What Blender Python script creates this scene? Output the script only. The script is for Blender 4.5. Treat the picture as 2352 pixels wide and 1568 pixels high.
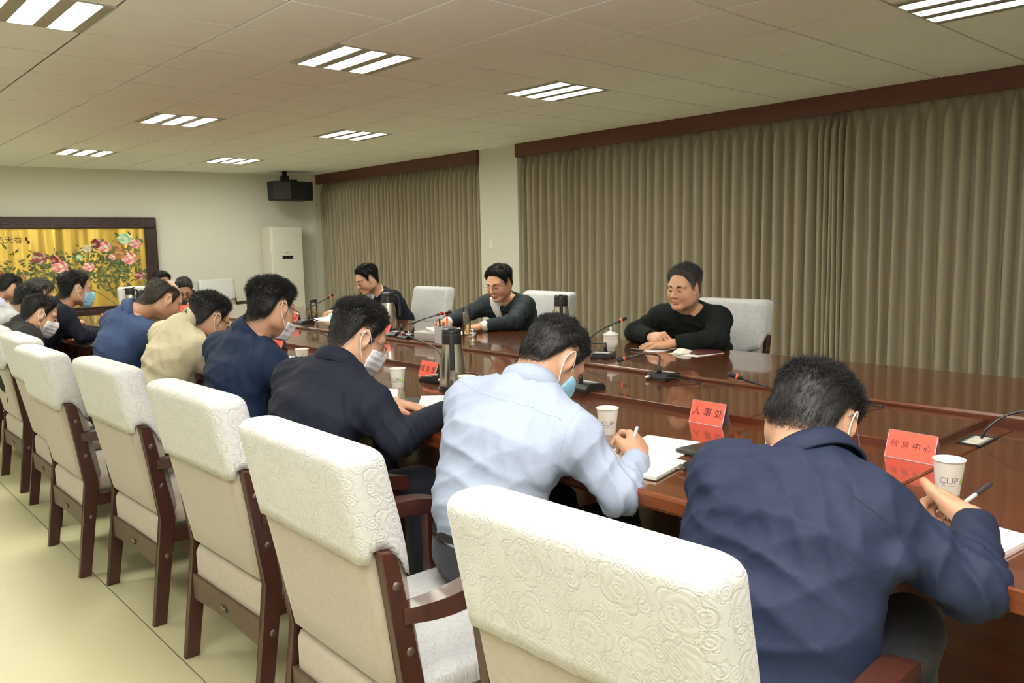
import bpy, bmesh, math, random
import numpy as np
from mathutils import Vector, Matrix

random.seed(7)
rng = np.random.default_rng(7)
scene = bpy.context.scene
for o in list(bpy.data.objects):
    bpy.data.objects.remove(o, do_unlink=True)
COL = scene.collection

# ------------------------------------------------------------------ camera, world, exposure
cam_d = bpy.data.cameras.new('camera')
cam = bpy.data.objects.new('camera', cam_d)
COL.objects.link(cam)
_r = Vector((0.7409566, -0.6712506, -0.0201496))
_d = Vector((-0.0938246, -0.0737644, -0.9928523))
_f = Vector((0.6649664, 0.7375510, -0.1176360))
cm = Matrix((( _r.x, -_d.x, -_f.x, -2.553), (_r.y, -_d.y, -_f.y, -4.294), (_r.z, -_d.z, -_f.z, 1.400), (0, 0, 0, 1)))
cam.matrix_world = cm
cam_d.sensor_width = 36.0
cam_d.lens = 36.0 * 1870.45 / 2352.0
cam_d.clip_start = 0.05
scene.camera = cam

world = bpy.data.worlds.new('world')
scene.world = world
world.use_nodes = True
world.node_tree.nodes['Background'].inputs[0].default_value = (0.5, 0.5, 0.5, 1)
world.node_tree.nodes['Background'].inputs[1].default_value = 0.05
scene.view_settings.view_transform = 'Standard'
scene.view_settings.look = 'None'
scene.view_settings.gamma = 1.0
scene.view_settings.exposure = 0.12
scene.view_settings.use_curve_mapping = False
scene.cycles.max_bounces = 8
scene.cycles.use_adaptive_sampling = True
scene.cycles.adaptive_threshold = 0.02
scene.cycles.diffuse_bounces = 5
scene.cycles.glossy_bounces = 4
scene.cycles.transmission_bounces = 8
scene.cycles.transparent_max_bounces = 20
scene.cycles.sample_clamp_indirect = 6.0
scene.cycles.caustics_reflective = False
scene.cycles.caustics_refractive = False
scene.cycles.use_denoising = True
FLASH = 255.0
TUBE_NEAR = 19.0      # emission of the lamp tubes over the camera end of the room
TUBE_FAR = 54.0       # and over the far end
COL_NEAR = (1.0, 0.985, 0.955)
COL_FAR = (1.0, 0.985, 0.85)
CEIL = 2.577
# the photographer's flash, turned up so that it bounces off the ceiling above the camera
fl_d = bpy.data.lights.new('flash', 'AREA'); fl_d.shape = 'RECTANGLE'; fl_d.size = 0.07; fl_d.size_y = 0.05; fl_d.energy = FLASH; fl_d.color = (1.0, 0.93, 0.86); fl_d.spread = math.radians(120)
fl = bpy.data.objects.new('flash', fl_d); COL.objects.link(fl)
fl.location = (-2.60, -4.42, 1.55)
fl.rotation_euler = (math.pi - 0.30, 0.20, 0)

# ------------------------------------------------------------------ materials
def new_mat(name):
    m = bpy.data.materials.new(name)
    m.use_nodes = True
    nt = m.node_tree
    b = nt.nodes['Principled BSDF']
    return m, nt, b

def N(nt, t, **kw):
    n = nt.nodes.new(t)
    for k, v in kw.items():
        if k.startswith('i_'):
            n.inputs[k[2:]].default_value = v
        elif k.startswith('n_'):
            n.inputs[int(k[2:])].default_value = v
        else:
            setattr(n, k, v)
    return n

def ramp(nt, fac, stops):
    r = nt.nodes.new('ShaderNodeValToRGB')
    e = r.color_ramp.elements
    e[0].position, e[0].color = stops[0][0], stops[0][1]
    e[1].position, e[1].color = stops[-1][0], stops[-1][1]
    for p, c in stops[1:-1]:
        x = e.new(p); x.color = c
    nt.links.new(fac, r.inputs[0])
    return r

def c4(c): return (c[0], c[1], c[2], 1.0)

def plain(name, col, rough=0.5, metal=0.0, coat=0.0, bump=0.0, bscale=40.0, var=0.0, vscale=6.0, sheen=0.0, spec=0.5, stretch=(1, 1, 1), detail=4.0, trans=0.0, ior=1.45, sss=0.0):
    m, nt, b = new_mat(name)
    b.inputs['Base Color'].default_value = c4(col)
    b.inputs['Roughness'].default_value = rough
    b.inputs['Metallic'].default_value = metal
    b.inputs['Coat Weight'].default_value = coat
    b.inputs['Coat Roughness'].default_value = 0.06
    b.inputs['Specular IOR Level'].default_value = spec
    b.inputs['Sheen Weight'].default_value = sheen
    b.inputs['Transmission Weight'].default_value = trans
    b.inputs['IOR'].default_value = ior
    if sss:
        b.inputs['Subsurface Weight'].default_value = sss
        b.inputs['Subsurface Radius'].default_value = (0.012, 0.005, 0.003)
        b.inputs['Subsurface Scale'].default_value = 1.0
    if bump or var:
        tc = N(nt, 'ShaderNodeTexCoord')
        mp = N(nt, 'ShaderNodeMapping')
        mp.inputs['Scale'].default_value = stretch
        nt.links.new(tc.outputs['Object'], mp.inputs[0])
    if var:
        nz = N(nt, 'ShaderNodeTexNoise', i_Scale=vscale, i_Detail=detail)
        nt.links.new(mp.outputs[0], nz.inputs['Vector'])
        lo = tuple(max(0, x * (1 - var)) for x in col); hi = tuple(min(1, x * (1 + var)) for x in col)
        r = ramp(nt, nz.outputs[0], [(0.3, c4(lo)), (0.7, c4(hi))])
        nt.links.new(r.outputs[0], b.inputs['Base Color'])
    if bump:
        nz = N(nt, 'ShaderNodeTexNoise', i_Scale=bscale, i_Detail=detail)
        nt.links.new(mp.outputs[0], nz.inputs['Vector'])
        bp = N(nt, 'ShaderNodeBump', i_Strength=bump, i_Distance=0.01)
        nt.links.new(nz.outputs[0], bp.inputs['Height'])
        nt.links.new(bp.outputs[0], b.inputs['Normal'])
    return m

def emit(name, col, strength):
    m, nt, b = new_mat(name)
    b.inputs['Base Color'].default_value = c4(col)
    b.inputs['Emission Color'].default_value = c4(col)
    b.inputs['Emission Strength'].default_value = strength
    return m

def wood_mat(name, dark, light, rough, coat, axis_scale=(9, 0.7, 9), bump=0.02):
    m, nt, b = new_mat(name)
    tc = N(nt, 'ShaderNodeTexCoord')
    mp = N(nt, 'ShaderNodeMapping'); mp.inputs['Scale'].default_value = axis_scale
    nt.links.new(tc.outputs['Object'], mp.inputs[0])
    nz = N(nt, 'ShaderNodeTexNoise', i_Scale=4.0, i_Detail=8.0, i_Distortion=0.6)
    nt.links.new(mp.outputs[0], nz.inputs['Vector'])
    r = ramp(nt, nz.outputs[0], [(0.3, c4(dark)), (0.5, c4(tuple((a + c) / 2 for a, c in zip(dark, light)))), (0.72, c4(light))])
    nt.links.new(r.outputs[0], b.inputs['Base Color'])
    b.inputs['Roughness'].default_value = rough
    b.inputs['Coat Weight'].default_value = coat
    b.inputs['Coat Roughness'].default_value = 0.05
    bp = N(nt, 'ShaderNodeBump', i_Strength=bump, i_Distance=0.002)
    nt.links.new(nz.outputs[0], bp.inputs['Height'])
    nt.links.new(bp.outputs[0], b.inputs['Normal'])
    return m

def lace_mat(name, tint=(0.585, 0.595, 0.605)):
    # white damask with woven flowers, scrolls and netting; UVs are metres on the cloth
    m, nt, b = new_mat(name)
    L = nt.links.new
    uv = N(nt, 'ShaderNodeUVMap'); uv.uv_map = 'UVMap'
    wob = N(nt, 'ShaderNodeTexNoise', i_Scale=16.0, i_Detail=2.0)
    L(uv.outputs[0], wob.inputs['Vector'])
    heights = []
    for sc, petals, rr, seed in ((11.0, 5.0, 0.34, 0.0), (24.0, 6.0, 0.30, 3.7)):
        off = N(nt, 'ShaderNodeVectorMath', operation='ADD'); off.inputs[1].default_value = (seed, seed * 0.7, 0)
        L(uv.outputs[0], off.inputs[0])
        vo = N(nt, 'ShaderNodeTexVoronoi', voronoi_dimensions='2D', i_Scale=sc, i_Randomness=0.55)
        L(off.outputs[0], vo.inputs['Vector'])
        scl = N(nt, 'ShaderNodeVectorMath', operation='SCALE'); scl.inputs['Scale'].default_value = sc
        L(off.outputs[0], scl.inputs[0])
        pos = N(nt, 'ShaderNodeVectorMath', operation='SCALE'); pos.inputs['Scale'].default_value = sc
        L(vo.outputs['Position'], pos.inputs[0])
        sub = N(nt, 'ShaderNodeVectorMath', operation='SUBTRACT')
        L(scl.outputs[0], sub.inputs[0]); L(pos.outputs[0], sub.inputs[1])
        sp = N(nt, 'ShaderNodeSeparateXYZ'); L(sub.outputs[0], sp.inputs[0])
        at = N(nt, 'ShaderNodeMath', operation='ARCTAN2'); L(sp.outputs[1], at.inputs[0]); L(sp.outputs[0], at.inputs[1])
        mu = N(nt, 'ShaderNodeMath', operation='MULTIPLY'); mu.inputs[1].default_value = petals / 2; L(at.outputs[0], mu.inputs[0])
        co = N(nt, 'ShaderNodeMath', operation='COSINE'); L(mu.outputs[0], co.inputs[0])
        ab = N(nt, 'ShaderNodeMath', operation='ABSOLUTE'); L(co.outputs[0], ab.inputs[0])
        pr = N(nt, 'ShaderNodeMath', operation='MULTIPLY_ADD'); pr.inputs[1].default_value = 0.13; pr.inputs[2].default_value = rr
        L(ab.outputs[0], pr.inputs[0])
        df = N(nt, 'ShaderNodeMath', operation='SUBTRACT'); L(vo.outputs['Distance'], df.inputs[0]); L(pr.outputs[0], df.inputs[1])
        da = N(nt, 'ShaderNodeMath', operation='ABSOLUTE'); L(df.outputs[0], da.inputs[0])
        line = N(nt, 'ShaderNodeMapRange'); line.inputs[1].default_value = 0.0; line.inputs[2].default_value = 0.035
        line.inputs[3].default_value = 1.0; line.inputs[4].default_value = 0.0
        L(da.outputs[0], line.inputs[0])
        rg = N(nt, 'ShaderNodeMath', operation='MULTIPLY'); rg.inputs[1].default_value = 42.0; L(vo.outputs['Distance'], rg.inputs[0])
        sn = N(nt, 'ShaderNodeMath', operation='SINE'); L(rg.outputs[0], sn.inputs[0])
        ins = N(nt, 'ShaderNodeMapRange'); ins.inputs[1].default_value = -0.02; ins.inputs[2].default_value = 0.02
        ins.inputs[3].default_value = 0.35; ins.inputs[4].default_value = 0.0
        L(df.outputs[0], ins.inputs[0])
        m2 = N(nt, 'ShaderNodeMath', operation='MULTIPLY'); L(sn.outputs[0], m2.inputs[0]); L(ins.outputs[0], m2.inputs[1])
        ad = N(nt, 'ShaderNodeMath', operation='ADD'); L(line.outputs[0], ad.inputs[0]); L(m2.outputs[0], ad.inputs[1])
        heights.append(ad)
    # netting and scrolls
    wv = N(nt, 'ShaderNodeTexWave', i_Scale=62.0, i_Distortion=0.0); wv.bands_direction = 'DIAGONAL'
    L(uv.outputs[0], wv.inputs['Vector'])
    sc = N(nt, 'ShaderNodeTexWave', i_Scale=7.0, i_Distortion=9.0, i_Detail=1.0); sc.wave_type = 'RINGS'
    sc.inputs['Detail Scale'].default_value = 2.2
    L(uv.outputs[0], sc.inputs['Vector'])
    gate = N(nt, 'ShaderNodeMapRange'); gate.inputs[1].default_value = 0.56; gate.inputs[2].default_value = 0.6
    gate.inputs[3].default_value = 0.0; gate.inputs[4].default_value = 0.5
    L(wob.outputs[0], gate.inputs[0])
    nm = N(nt, 'ShaderNodeMath', operation='MULTIPLY'); L(wv.outputs[1], nm.inputs[0]); L(gate.outputs[0], nm.inputs[1])
    scr = N(nt, 'ShaderNodeMapRange'); scr.inputs[1].default_value = 0.42; scr.inputs[2].default_value = 0.5
    scr.inputs[3].default_value = 0.0; scr.inputs[4].default_value = 0.45
    L(sc.outputs[1], scr.inputs[0])
    a1 = N(nt, 'ShaderNodeMath', operation='ADD'); L(heights[0].outputs[0], a1.inputs[0]); L(heights[1].outputs[0], a1.inputs[1])
    a2 = N(nt, 'ShaderNodeMath', operation='ADD'); L(a1.outputs[0], a2.inputs[0]); L(nm.outputs[0], a2.inputs[1])
    a3 = N(nt, 'ShaderNodeMath', operation='MULTIPLY_ADD'); a3.inputs[1].default_value = 0.5; L(scr.outputs[0], a3.inputs[0]); L(a2.outputs[0], a3.inputs[2])
    r = ramp(nt, a3.outputs[0], [(0.0, c4(tint)), (1.0, c4(tuple(x * 0.86 for x in tint)))])
    L(r.outputs[0], b.inputs['Base Color'])
    bp = N(nt, 'ShaderNodeBump', i_Strength=0.42, i_Distance=0.0018); bp.invert = True
    L(a3.outputs[0], bp.inputs['Height'])
    L(bp.outputs[0], b.inputs['Normal'])
    b.inputs['Roughness'].default_value = 0.55
    b.inputs['Sheen Weight'].default_value = 0.15
    return m

def linen_mat(name, col):
    m, nt, b = new_mat(name)
    L = nt.links.new
    tc = N(nt, 'ShaderNodeTexCoord')
    out = None
    hs = []
    for s in ((420, 60, 60), (60, 420, 420)):
        mp = N(nt, 'ShaderNodeMapping'); mp.inputs['Scale'].default_value = s
        L(tc.outputs['Object'], mp.inputs[0])
        nz = N(nt, 'ShaderNodeTexNoise', i_Scale=1.0, i_Detail=2.0); L(mp.outputs[0], nz.inputs['Vector'])
        hs.append(nz)
    ad = N(nt, 'ShaderNodeMath', operation='ADD'); L(hs[0].outputs[0], ad.inputs[0]); L(hs[1].outputs[0], ad.inputs[1])
    r = ramp(nt, ad.outputs[0], [(0.7, c4(tuple(x * 0.86 for x in col))), (1.0, c4(col)), ])
    L(r.outputs[0], b.inputs['Base Color'])
    bp = N(nt, 'ShaderNodeBump', i_Strength=0.25, i_Distance=0.001); L(ad.outputs[0], bp.inputs['Height']); L(bp.outputs[0], b.inputs['Normal'])
    b.inputs['Roughness'].default_value = 0.85
    b.inputs['Sheen Weight'].default_value = 0.2
    return m

def cloth_mat(name, col, rough=0.75, sheen=0.0, bump=0.25, spec=0.18):
    m, nt, b = new_mat(name)
    L = nt.links.new
    tc = N(nt, 'ShaderNodeTexCoord')
    fine = N(nt, 'ShaderNodeTexNoise', i_Scale=520.0, i_Detail=2.0); L(tc.outputs['Object'], fine.inputs['Vector'])
    big = N(nt, 'ShaderNodeTexNoise', i_Scale=9.0, i_Detail=3.0, i_Distortion=1.2); L(tc.outputs['Object'], big.inputs['Vector'])
    r = ramp(nt, fine.outputs[0], [(0.3, c4(tuple(x * 0.9 for x in col))), (0.7, c4(tuple(min(1, x * 1.06) for x in col)))])
    L(r.outputs[0], b.inputs['Base Color'])
    b1 = N(nt, 'ShaderNodeBump', i_Strength=bump, i_Distance=0.012); L(big.outputs[0], b1.inputs['Height'])
    b2 = N(nt, 'ShaderNodeBump', i_Strength=0.12, i_Distance=0.001); L(fine.outputs[0], b2.inputs['Height']); L(b1.outputs[0], b2.inputs['Normal'])
    L(b2.outputs[0], b.inputs['Normal'])
    b.inputs['Roughness'].default_value = rough
    b.inputs['Sheen Weight'].default_value = sheen
    b.inputs['Specular IOR Level'].default_value = spec
    return m

def attr_mat(name, rough, sss=0.0, bump=0.0, bscale=200.0, spec=0.4):
    m, nt, b = new_mat(name)
    at = N(nt, 'ShaderNodeAttribute'); at.attribute_name = 'tint'
    nt.links.new(at.outputs[0], b.inputs['Base Color'])
    b.inputs['Roughness'].default_value = rough
    b.inputs['Specular IOR Level'].default_value = spec
    if sss:
        b.inputs['Subsurface Weight'].default_value = sss
        b.inputs['Subsurface Radius'].default_value = (0.010, 0.004, 0.002)
        b.inputs['Subsurface Scale'].default_value = 1.0
    if bump:
        tc = N(nt, 'ShaderNodeTexCoord')
        nz = N(nt, 'ShaderNodeTexNoise', i_Scale=bscale, i_Detail=3.0); nt.links.new(tc.outputs['Object'], nz.inputs['Vector'])
        bp = N(nt, 'ShaderNodeBump', i_Strength=bump, i_Distance=0.002); nt.links.new(nz.outputs[0], bp.inputs['Height'])
        nt.links.new(bp.outputs[0], b.inputs['Normal'])
    return m

def paper_mat(name, x0, x1, y0, y1, lines, col=(0.88, 0.88, 0.86), ink=(0.35, 0.35, 0.38)):
    # sheet with printed lines; object coordinates in metres, lines along local x
    m, nt, b = new_mat(name)
    L = nt.links.new
    tc = N(nt, 'ShaderNodeTexCoord'); sp = N(nt, 'ShaderNodeSeparateXYZ'); L(tc.outputs['Object'], sp.inputs[0])
    my = N(nt, 'ShaderNodeMapRange', clamp=True); my.inputs[1].default_value = y0; my.inputs[2].default_value = y1; L(sp.outputs[1], my.inputs[0])
    k = N(nt, 'ShaderNodeMath', operation='MULTIPLY'); k.inputs[1].default_value = lines; L(my.outputs[0], k.inputs[0])
    fr = N(nt, 'ShaderNodeMath', operation='FRACT'); L(k.outputs[0], fr.inputs[0])
    ln = N(nt, 'ShaderNodeMath', operation='LESS_THAN'); ln.inputs[1].default_value = 0.42; L(fr.outputs[0], ln.inputs[0])
    nz = N(nt, 'ShaderNodeTexNoise', i_Scale=330.0, i_Detail=1.0); L(tc.outputs['Object'], nz.inputs['Vector'])
    th = N(nt, 'ShaderNodeMath', operation='GREATER_THAN'); th.inputs[1].default_value = 0.5; L(nz.outputs[0], th.inputs[0])
    m1 = N(nt, 'ShaderNodeMath', operation='MULTIPLY'); L(ln.outputs[0], m1.inputs[0]); L(th.outputs[0], m1.inputs[1])
    prev = m1
    for ax, lo, hi in ((0, x0, x1), (1, y0, y1)):
        g = N(nt, 'ShaderNodeMath', operation='GREATER_THAN'); g.inputs[1].default_value = lo; L(sp.outputs[ax], g.inputs[0])
        l = N(nt, 'ShaderNodeMath', operation='LESS_THAN'); l.inputs[1].default_value = hi; L(sp.outputs[ax], l.inputs[0])
        a = N(nt, 'ShaderNodeMath', operation='MULTIPLY'); L(g.outputs[0], a.inputs[0]); L(l.outputs[0], a.inputs[1])
        c = N(nt, 'ShaderNodeMath', operation='MULTIPLY'); L(a.outputs[0], c.inputs[0]); L(prev.outputs[0], c.inputs[1])
        prev = c
    mx = N(nt, 'ShaderNodeMix', data_type='RGBA')
    mx.inputs[6].default_value = c4(col); mx.inputs[7].default_value = c4(ink)
    L(prev.outputs[0], mx.inputs[0]); L(mx.outputs[2], b.inputs['Base Color'])
    b.inputs['Roughness'].default_value = 0.7
    return m

MT = dict(
    ceil=plain('ceiling_tile', (0.90, 0.915, 0.915), 0.9, bump=0.12, bscale=260),
    ceilback=plain('ceiling_void', (0.05, 0.047, 0.04), 0.9),
    wall=plain('wall_paint', (0.65, 0.64, 0.575), 0.85, bump=0.03, bscale=120),
    floor=plain('floor_sheet', (0.475, 0.45, 0.28), 0.36, var=0.06, vscale=1.3, spec=0.5),
    pelmet=wood_mat('pelmet_wood', (0.075, 0.014, 0.008), (0.12, 0.024, 0.013), 0.45, 0.2, (3, 0.4, 14)),
    curtain=cloth_mat('curtain_cloth', (0.36, 0.315, 0.232), 0.85, 0.0, 0.0),
    table=wood_mat('table_wood', (0.075, 0.017, 0.0045), (0.130, 0.034, 0.009), 0.22, 0.85, (14, 0.8, 14)),
    tabledark=wood_mat('table_edge_wood', (0.045, 0.010, 0.004), (0.075, 0.018, 0.007), 0.3, 0.5, (12, 0.6, 12)),
    chairwood=wood_mat('chair_wood', (0.022, 0.0050, 0.0030), (0.040, 0.0095, 0.0050), 0.42, 0.08, (14, 14, 2.0)),
    chairrail=plain('chair_rail_wood', (0.058, 0.034, 0.019), 0.45),
    linen=linen_mat('chair_linen', (0.36, 0.32, 0.265)),
    lace=lace_mat('lace_cloth'),
    bolt=plain('bolt_bronze', (0.10, 0.07, 0.06), 0.4, 0.6),
    black=plain('black_plastic', (0.012, 0.012, 0.013), 0.35),
    blackmatte=plain('black_matte', (0.015, 0.015, 0.016), 0.7),
    darkmetal=plain('dark_gooseneck', (0.03, 0.03, 0.032), 0.38, 0.5),
    ring=emit('mic_ring_glow', (1.0, 0.09, 0.03), 1.6),
    ringoff=plain('mic_ring', (0.8, 0.13, 0.04), 0.4),
    steel=plain('brushed_steel', (0.52, 0.49, 0.43), 0.24, 1.0),
    chrome=plain('chrome', (0.7, 0.68, 0.64), 0.12, 1.0),
    cup=plain('paper_cup', (0.86, 0.85, 0.80), 0.5),
    porcelain=plain('porcelain', (0.85, 0.85, 0.83), 0.12, coat=0.6),
    green=plain('green_print', (0.30, 0.66, 0.08), 0.5),
    greyprint=plain('grey_print', (0.18, 0.17, 0.18), 0.6),
    red=plain('red_card', (0.86, 0.115, 0.075), 0.6),
    ink=plain('black_ink', (0.03, 0.012, 0.012), 0.6),
    acrylic=plain('clear_acrylic', (0.95, 0.92, 0.95), 0.05, trans=0.92, ior=1.3),
    cardback=plain('card_back', (0.72, 0.58, 0.60), 0.6),
    paper=plain('white_paper', (0.88, 0.88, 0.87), 0.7),
    cream=plain('cream_paper', (0.86, 0.86, 0.70), 0.7),
    leather=plain('dark_leather', (0.07, 0.012, 0.014), 0.45, bump=0.15, bscale=300),
    blackleather=plain('black_leather', (0.013, 0.014, 0.012), 0.3, bump=0.1, bscale=300),
    mauve=plain('mauve_cover', (0.26, 0.16, 0.16), 0.5),
    glass=plain('clear_glass', (0.97, 0.98, 0.96), 0.02, trans=1.0, ior=1.25),
    tea=plain('pale_tea', (0.80, 0.74, 0.36), 0.1, trans=0.7, ior=1.2),
    tealeaf=plain('tea_leaves', (0.42, 0.40, 0.05), 0.6),
    greybox=plain('grey_plastic', (0.33, 0.31, 0.30), 0.4),
    greylight=plain('light_grey_plastic', (0.42, 0.42, 0.43), 0.45),
    acwhite=plain('warm_white_plastic', (0.76, 0.75, 0.69), 0.45),
    acgrey=plain('unit_side_panel', (0.62, 0.60, 0.52), 0.5),
    white=plain('white_plastic', (0.75, 0.74, 0.68), 0.45),
    frame=plain('dark_rosewood', (0.030, 0.010, 0.010), 0.3, coat=0.3, bump=0.35, bscale=60),
    maskblue=cloth_mat('mask_blue', (0.30, 0.62, 0.86), 0.8, 0.1, 0.1),
    maskwhite=cloth_mat('mask_white', (0.74, 0.74, 0.80), 0.8, 0.1, 0.1),
    strap=plain('white_elastic', (0.88, 0.88, 0.90), 0.7),
    skin=attr_mat('skin', 0.48, sss=0.12, bump=0.06, bscale=260),
    hair=attr_mat('hair', 0.5, bump=0.3, bscale=420, spec=0.22),
    eye=plain('dark_eye', (0.02, 0.013, 0.010), 0.2),
    wire=plain('glasses_wire', (0.35, 0.32, 0.28), 0.25, 0.9),
    wiredark=plain('glasses_black', (0.01, 0.01, 0.01), 0.3),
    lens=plain('glasses_lens', (0.98, 0.98, 0.98), 0.02, trans=1.0, ior=1.05),
    trouser=cloth_mat('trouser_cloth', (0.012, 0.013, 0.020), 0.8, 0.1, 0.3),
    belt=plain('belt_leather', (0.012, 0.012, 0.012), 0.35, bump=0.2, bscale=500),
    shoe=plain('shoe_leather', (0.012, 0.011, 0.010), 0.3),
    socket=plain('socket_ivory', (0.62, 0.60, 0.50), 0.4),
    speaker=plain('speaker_black', (0.012, 0.012, 0.013), 0.75),
    speakergrey=plain('speaker_grille', (0.03, 0.03, 0.03), 0.8, bump=0.3, bscale=700),
    print_=attr_mat('painted_print', 0.55),
    lampframe=plain('lamp_frame', (0.52, 0.51, 0.45), 0.5),
    louvre=plain('lamp_louvre', (0.38, 0.38, 0.34), 0.35, 0.4),
    tube_near=emit('lamp_tube_near', COL_NEAR, TUBE_NEAR),
    tube_far=emit('lamp_tube_far', COL_FAR, TUBE_FAR),
)
def thin(name, col, tfac, gloss=.03):
    m = bpy.data.materials.new(name); m.use_nodes = True; nt = m.node_tree; nt.nodes.clear()
    out = nt.nodes.new('ShaderNodeOutputMaterial'); tr = nt.nodes.new('ShaderNodeBsdfTransparent'); tr.inputs[0].default_value = c4(tuple(.5 + .5 * c for c in col))
    df = nt.nodes.new('ShaderNodeBsdfDiffuse'); df.inputs[0].default_value = c4(col)
    gl = nt.nodes.new('ShaderNodeBsdfGlossy'); gl.inputs['Roughness'].default_value = gloss
    m1 = nt.nodes.new('ShaderNodeMixShader'); m1.inputs[0].default_value = tfac; nt.links.new(df.outputs[0], m1.inputs[1]); nt.links.new(tr.outputs[0], m1.inputs[2])
    fz = nt.nodes.new('ShaderNodeFresnel'); fz.inputs[0].default_value = 1.45
    m2 = nt.nodes.new('ShaderNodeMixShader'); nt.links.new(fz.outputs[0], m2.inputs[0]); nt.links.new(m1.outputs[0], m2.inputs[1]); nt.links.new(gl.outputs[0], m2.inputs[2])
    nt.links.new(m2.outputs[0], out.inputs[0])
    return m
MT['glass'] = thin('clear_glass', (.97, .98, .96), .985)
MT['tea'] = thin('pale_tea', (.95, .86, .45), .93)
MT['acrylic'] = thin('clear_acrylic', (.80, .70, .74), .70)
MT['lens'] = thin('spectacle_lens', (.95, .95, .95), .97)
# gold-leaf panel of the painting: brushed so that lights streak in it
def gold_mat():
    m, nt, b = new_mat('gold_panel')
    L = nt.links.new
    b.inputs['Base Color'].default_value = (0.86, 0.60, 0.13, 1)
    b.inputs['Metallic'].default_value = 0.65
    b.inputs['Roughness'].default_value = 0.22
    tc = N(nt, 'ShaderNodeTexCoord'); mp = N(nt, 'ShaderNodeMapping'); mp.inputs['Scale'].default_value = (3.2, 1, 0.25)
    L(tc.outputs['Object'], mp.inputs[0])
    nz = N(nt, 'ShaderNodeTexNoise', i_Scale=1.6, i_Detail=1.0); L(mp.outputs[0], nz.inputs['Vector'])
    bp = N(nt, 'ShaderNodeBump', i_Strength=0.9, i_Distance=0.12); L(nz.outputs[0], bp.inputs['Height']); L(bp.outputs[0], b.inputs['Normal'])
    return m
MT['gold'] = gold_mat()

# ------------------------------------------------------------------ object helpers
def link(o, parent=None):
    COL.objects.link(o)
    if parent is not None:
        o.parent = parent
    return o

def tag(o, label=None, cat=None, group=None, kind=None):
    if label: o['label'] = label
    if cat: o['category'] = cat
    if group: o['group'] = group
    if kind: o['kind'] = kind
    return o

def thing(name, label, cat, loc=(0, 0, 0), rz=0.0, group=None):
    o = bpy.data.objects.new(name, None)
    o.empty_display_size = 0.05
    link(o)
    o.location = loc
    o.rotation_euler = (0, 0, rz)
    return tag(o, label, cat, group)

def mesh_np(name, V, faces, smooth=True):
    """faces: list of int arrays (n,k)"""
    me = bpy.data.meshes.new(name)
    V = np.asarray(V, dtype=np.float32)
    me.vertices.add(len(V)); me.vertices.foreach_set('co', V.ravel())
    faces = [np.asarray(f, dtype=np.int32) for f in faces if len(f)]
    nl = sum(f.size for f in faces); nf = sum(len(f) for f in faces)
    me.loops.add(nl); me.polygons.add(nf)
    me.loops.foreach_set('vertex_index', np.concatenate([f.ravel() for f in faces]))
    ls = []; s = 0
    for f in faces:
        ls.append(s + np.arange(len(f)) * f.shape[1]); s += f.size
    me.polygons.foreach_set('loop_start', np.concatenate(ls).astype(np.int32))
    me.polygons.foreach_set('use_smooth', np.full(nf, smooth, dtype=bool))
    me.update(calc_edges=True)
    me.validate()
    return me

def obj_np(name, V, faces, m, parent=None, smooth=True, tint=None):
    me = mesh_np(name, V, faces, smooth)
    me.materials.append(m)
    if tint is not None:
        a = me.color_attributes.new('tint', 'FLOAT_COLOR', 'POINT')
        T = np.ones((len(V), 4), dtype=np.float32); T[:, :3] = tint
        a.data.foreach_set('color', T.ravel())
    return link(bpy.data.objects.new(name, me), parent)

def obj_bm(name, bm, m, parent=None, smooth=False, auto=None):
    me = bpy.data.meshes.new(name)
    bmesh.ops.recalc_face_normals(bm, faces=bm.faces)
    bm.to_mesh(me); bm.free()
    me.materials.append(m)
    if smooth:
        me.polygons.foreach_set('use_smooth', np.ones(len(me.polygons), dtype=bool))
    if auto is not None:
        me.set_sharp_from_angle(angle=math.radians(auto))
    return link(bpy.data.objects.new(name, me), parent)

def box(bm, x0, x1, y0, y1, z0, z1, bev=0.0, seg=2, M=None):
    vs = [bm.verts.new((x, y, z)) for x in (x0, x1) for y in (y0, y1) for z in (z0, z1)]
    F = [(0, 1, 3, 2), (4, 6, 7, 5), (0, 4, 5, 1), (2, 3, 7, 6), (0, 2, 6, 4), (1, 5, 7, 3)]
    fs = [bm.faces.new([vs[i] for i in f]) for f in F]
    if bev > 0:
        es = list({e for f in fs for e in f.edges})
        r = bmesh.ops.bevel(bm, geom=es, offset=bev, segments=seg, affect='EDGES', profile=0.5)
        vs = list({v for f in r['faces'] for v in f.verts} | {v for v in vs if v.is_valid})
    if M is not None:
        bmesh.ops.transform(bm, matrix=M, verts=[v for v in vs if v.is_valid])
    return vs

def prism(bm, pts, axis, a, b, bev=0.0, seg=2):
    """extrude the 2-D outline pts along axis ('x','y' or 'z') from a to b"""
    def P(u, v, w):
        return {'y': (u, w, v), 'x': (w, u, v), 'z': (u, v, w)}[axis]
    A = [bm.verts.new(P(u, v, a)) for u, v in pts]; B = [bm.verts.new(P(u, v, b)) for u, v in pts]
    fs = [bm.faces.new(A), bm.faces.new(B[::-1])]
    n = len(pts)
    for i in range(n):
        fs.append(bm.faces.new((A[i], A[(i + 1) % n], B[(i + 1) % n], B[i])))
    if bev > 0:
        es = list({e for f in fs[:2] for e in f.edges})
        bmesh.ops.bevel(bm, geom=es, offset=bev, segments=seg, affect='EDGES', profile=0.5)

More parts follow.
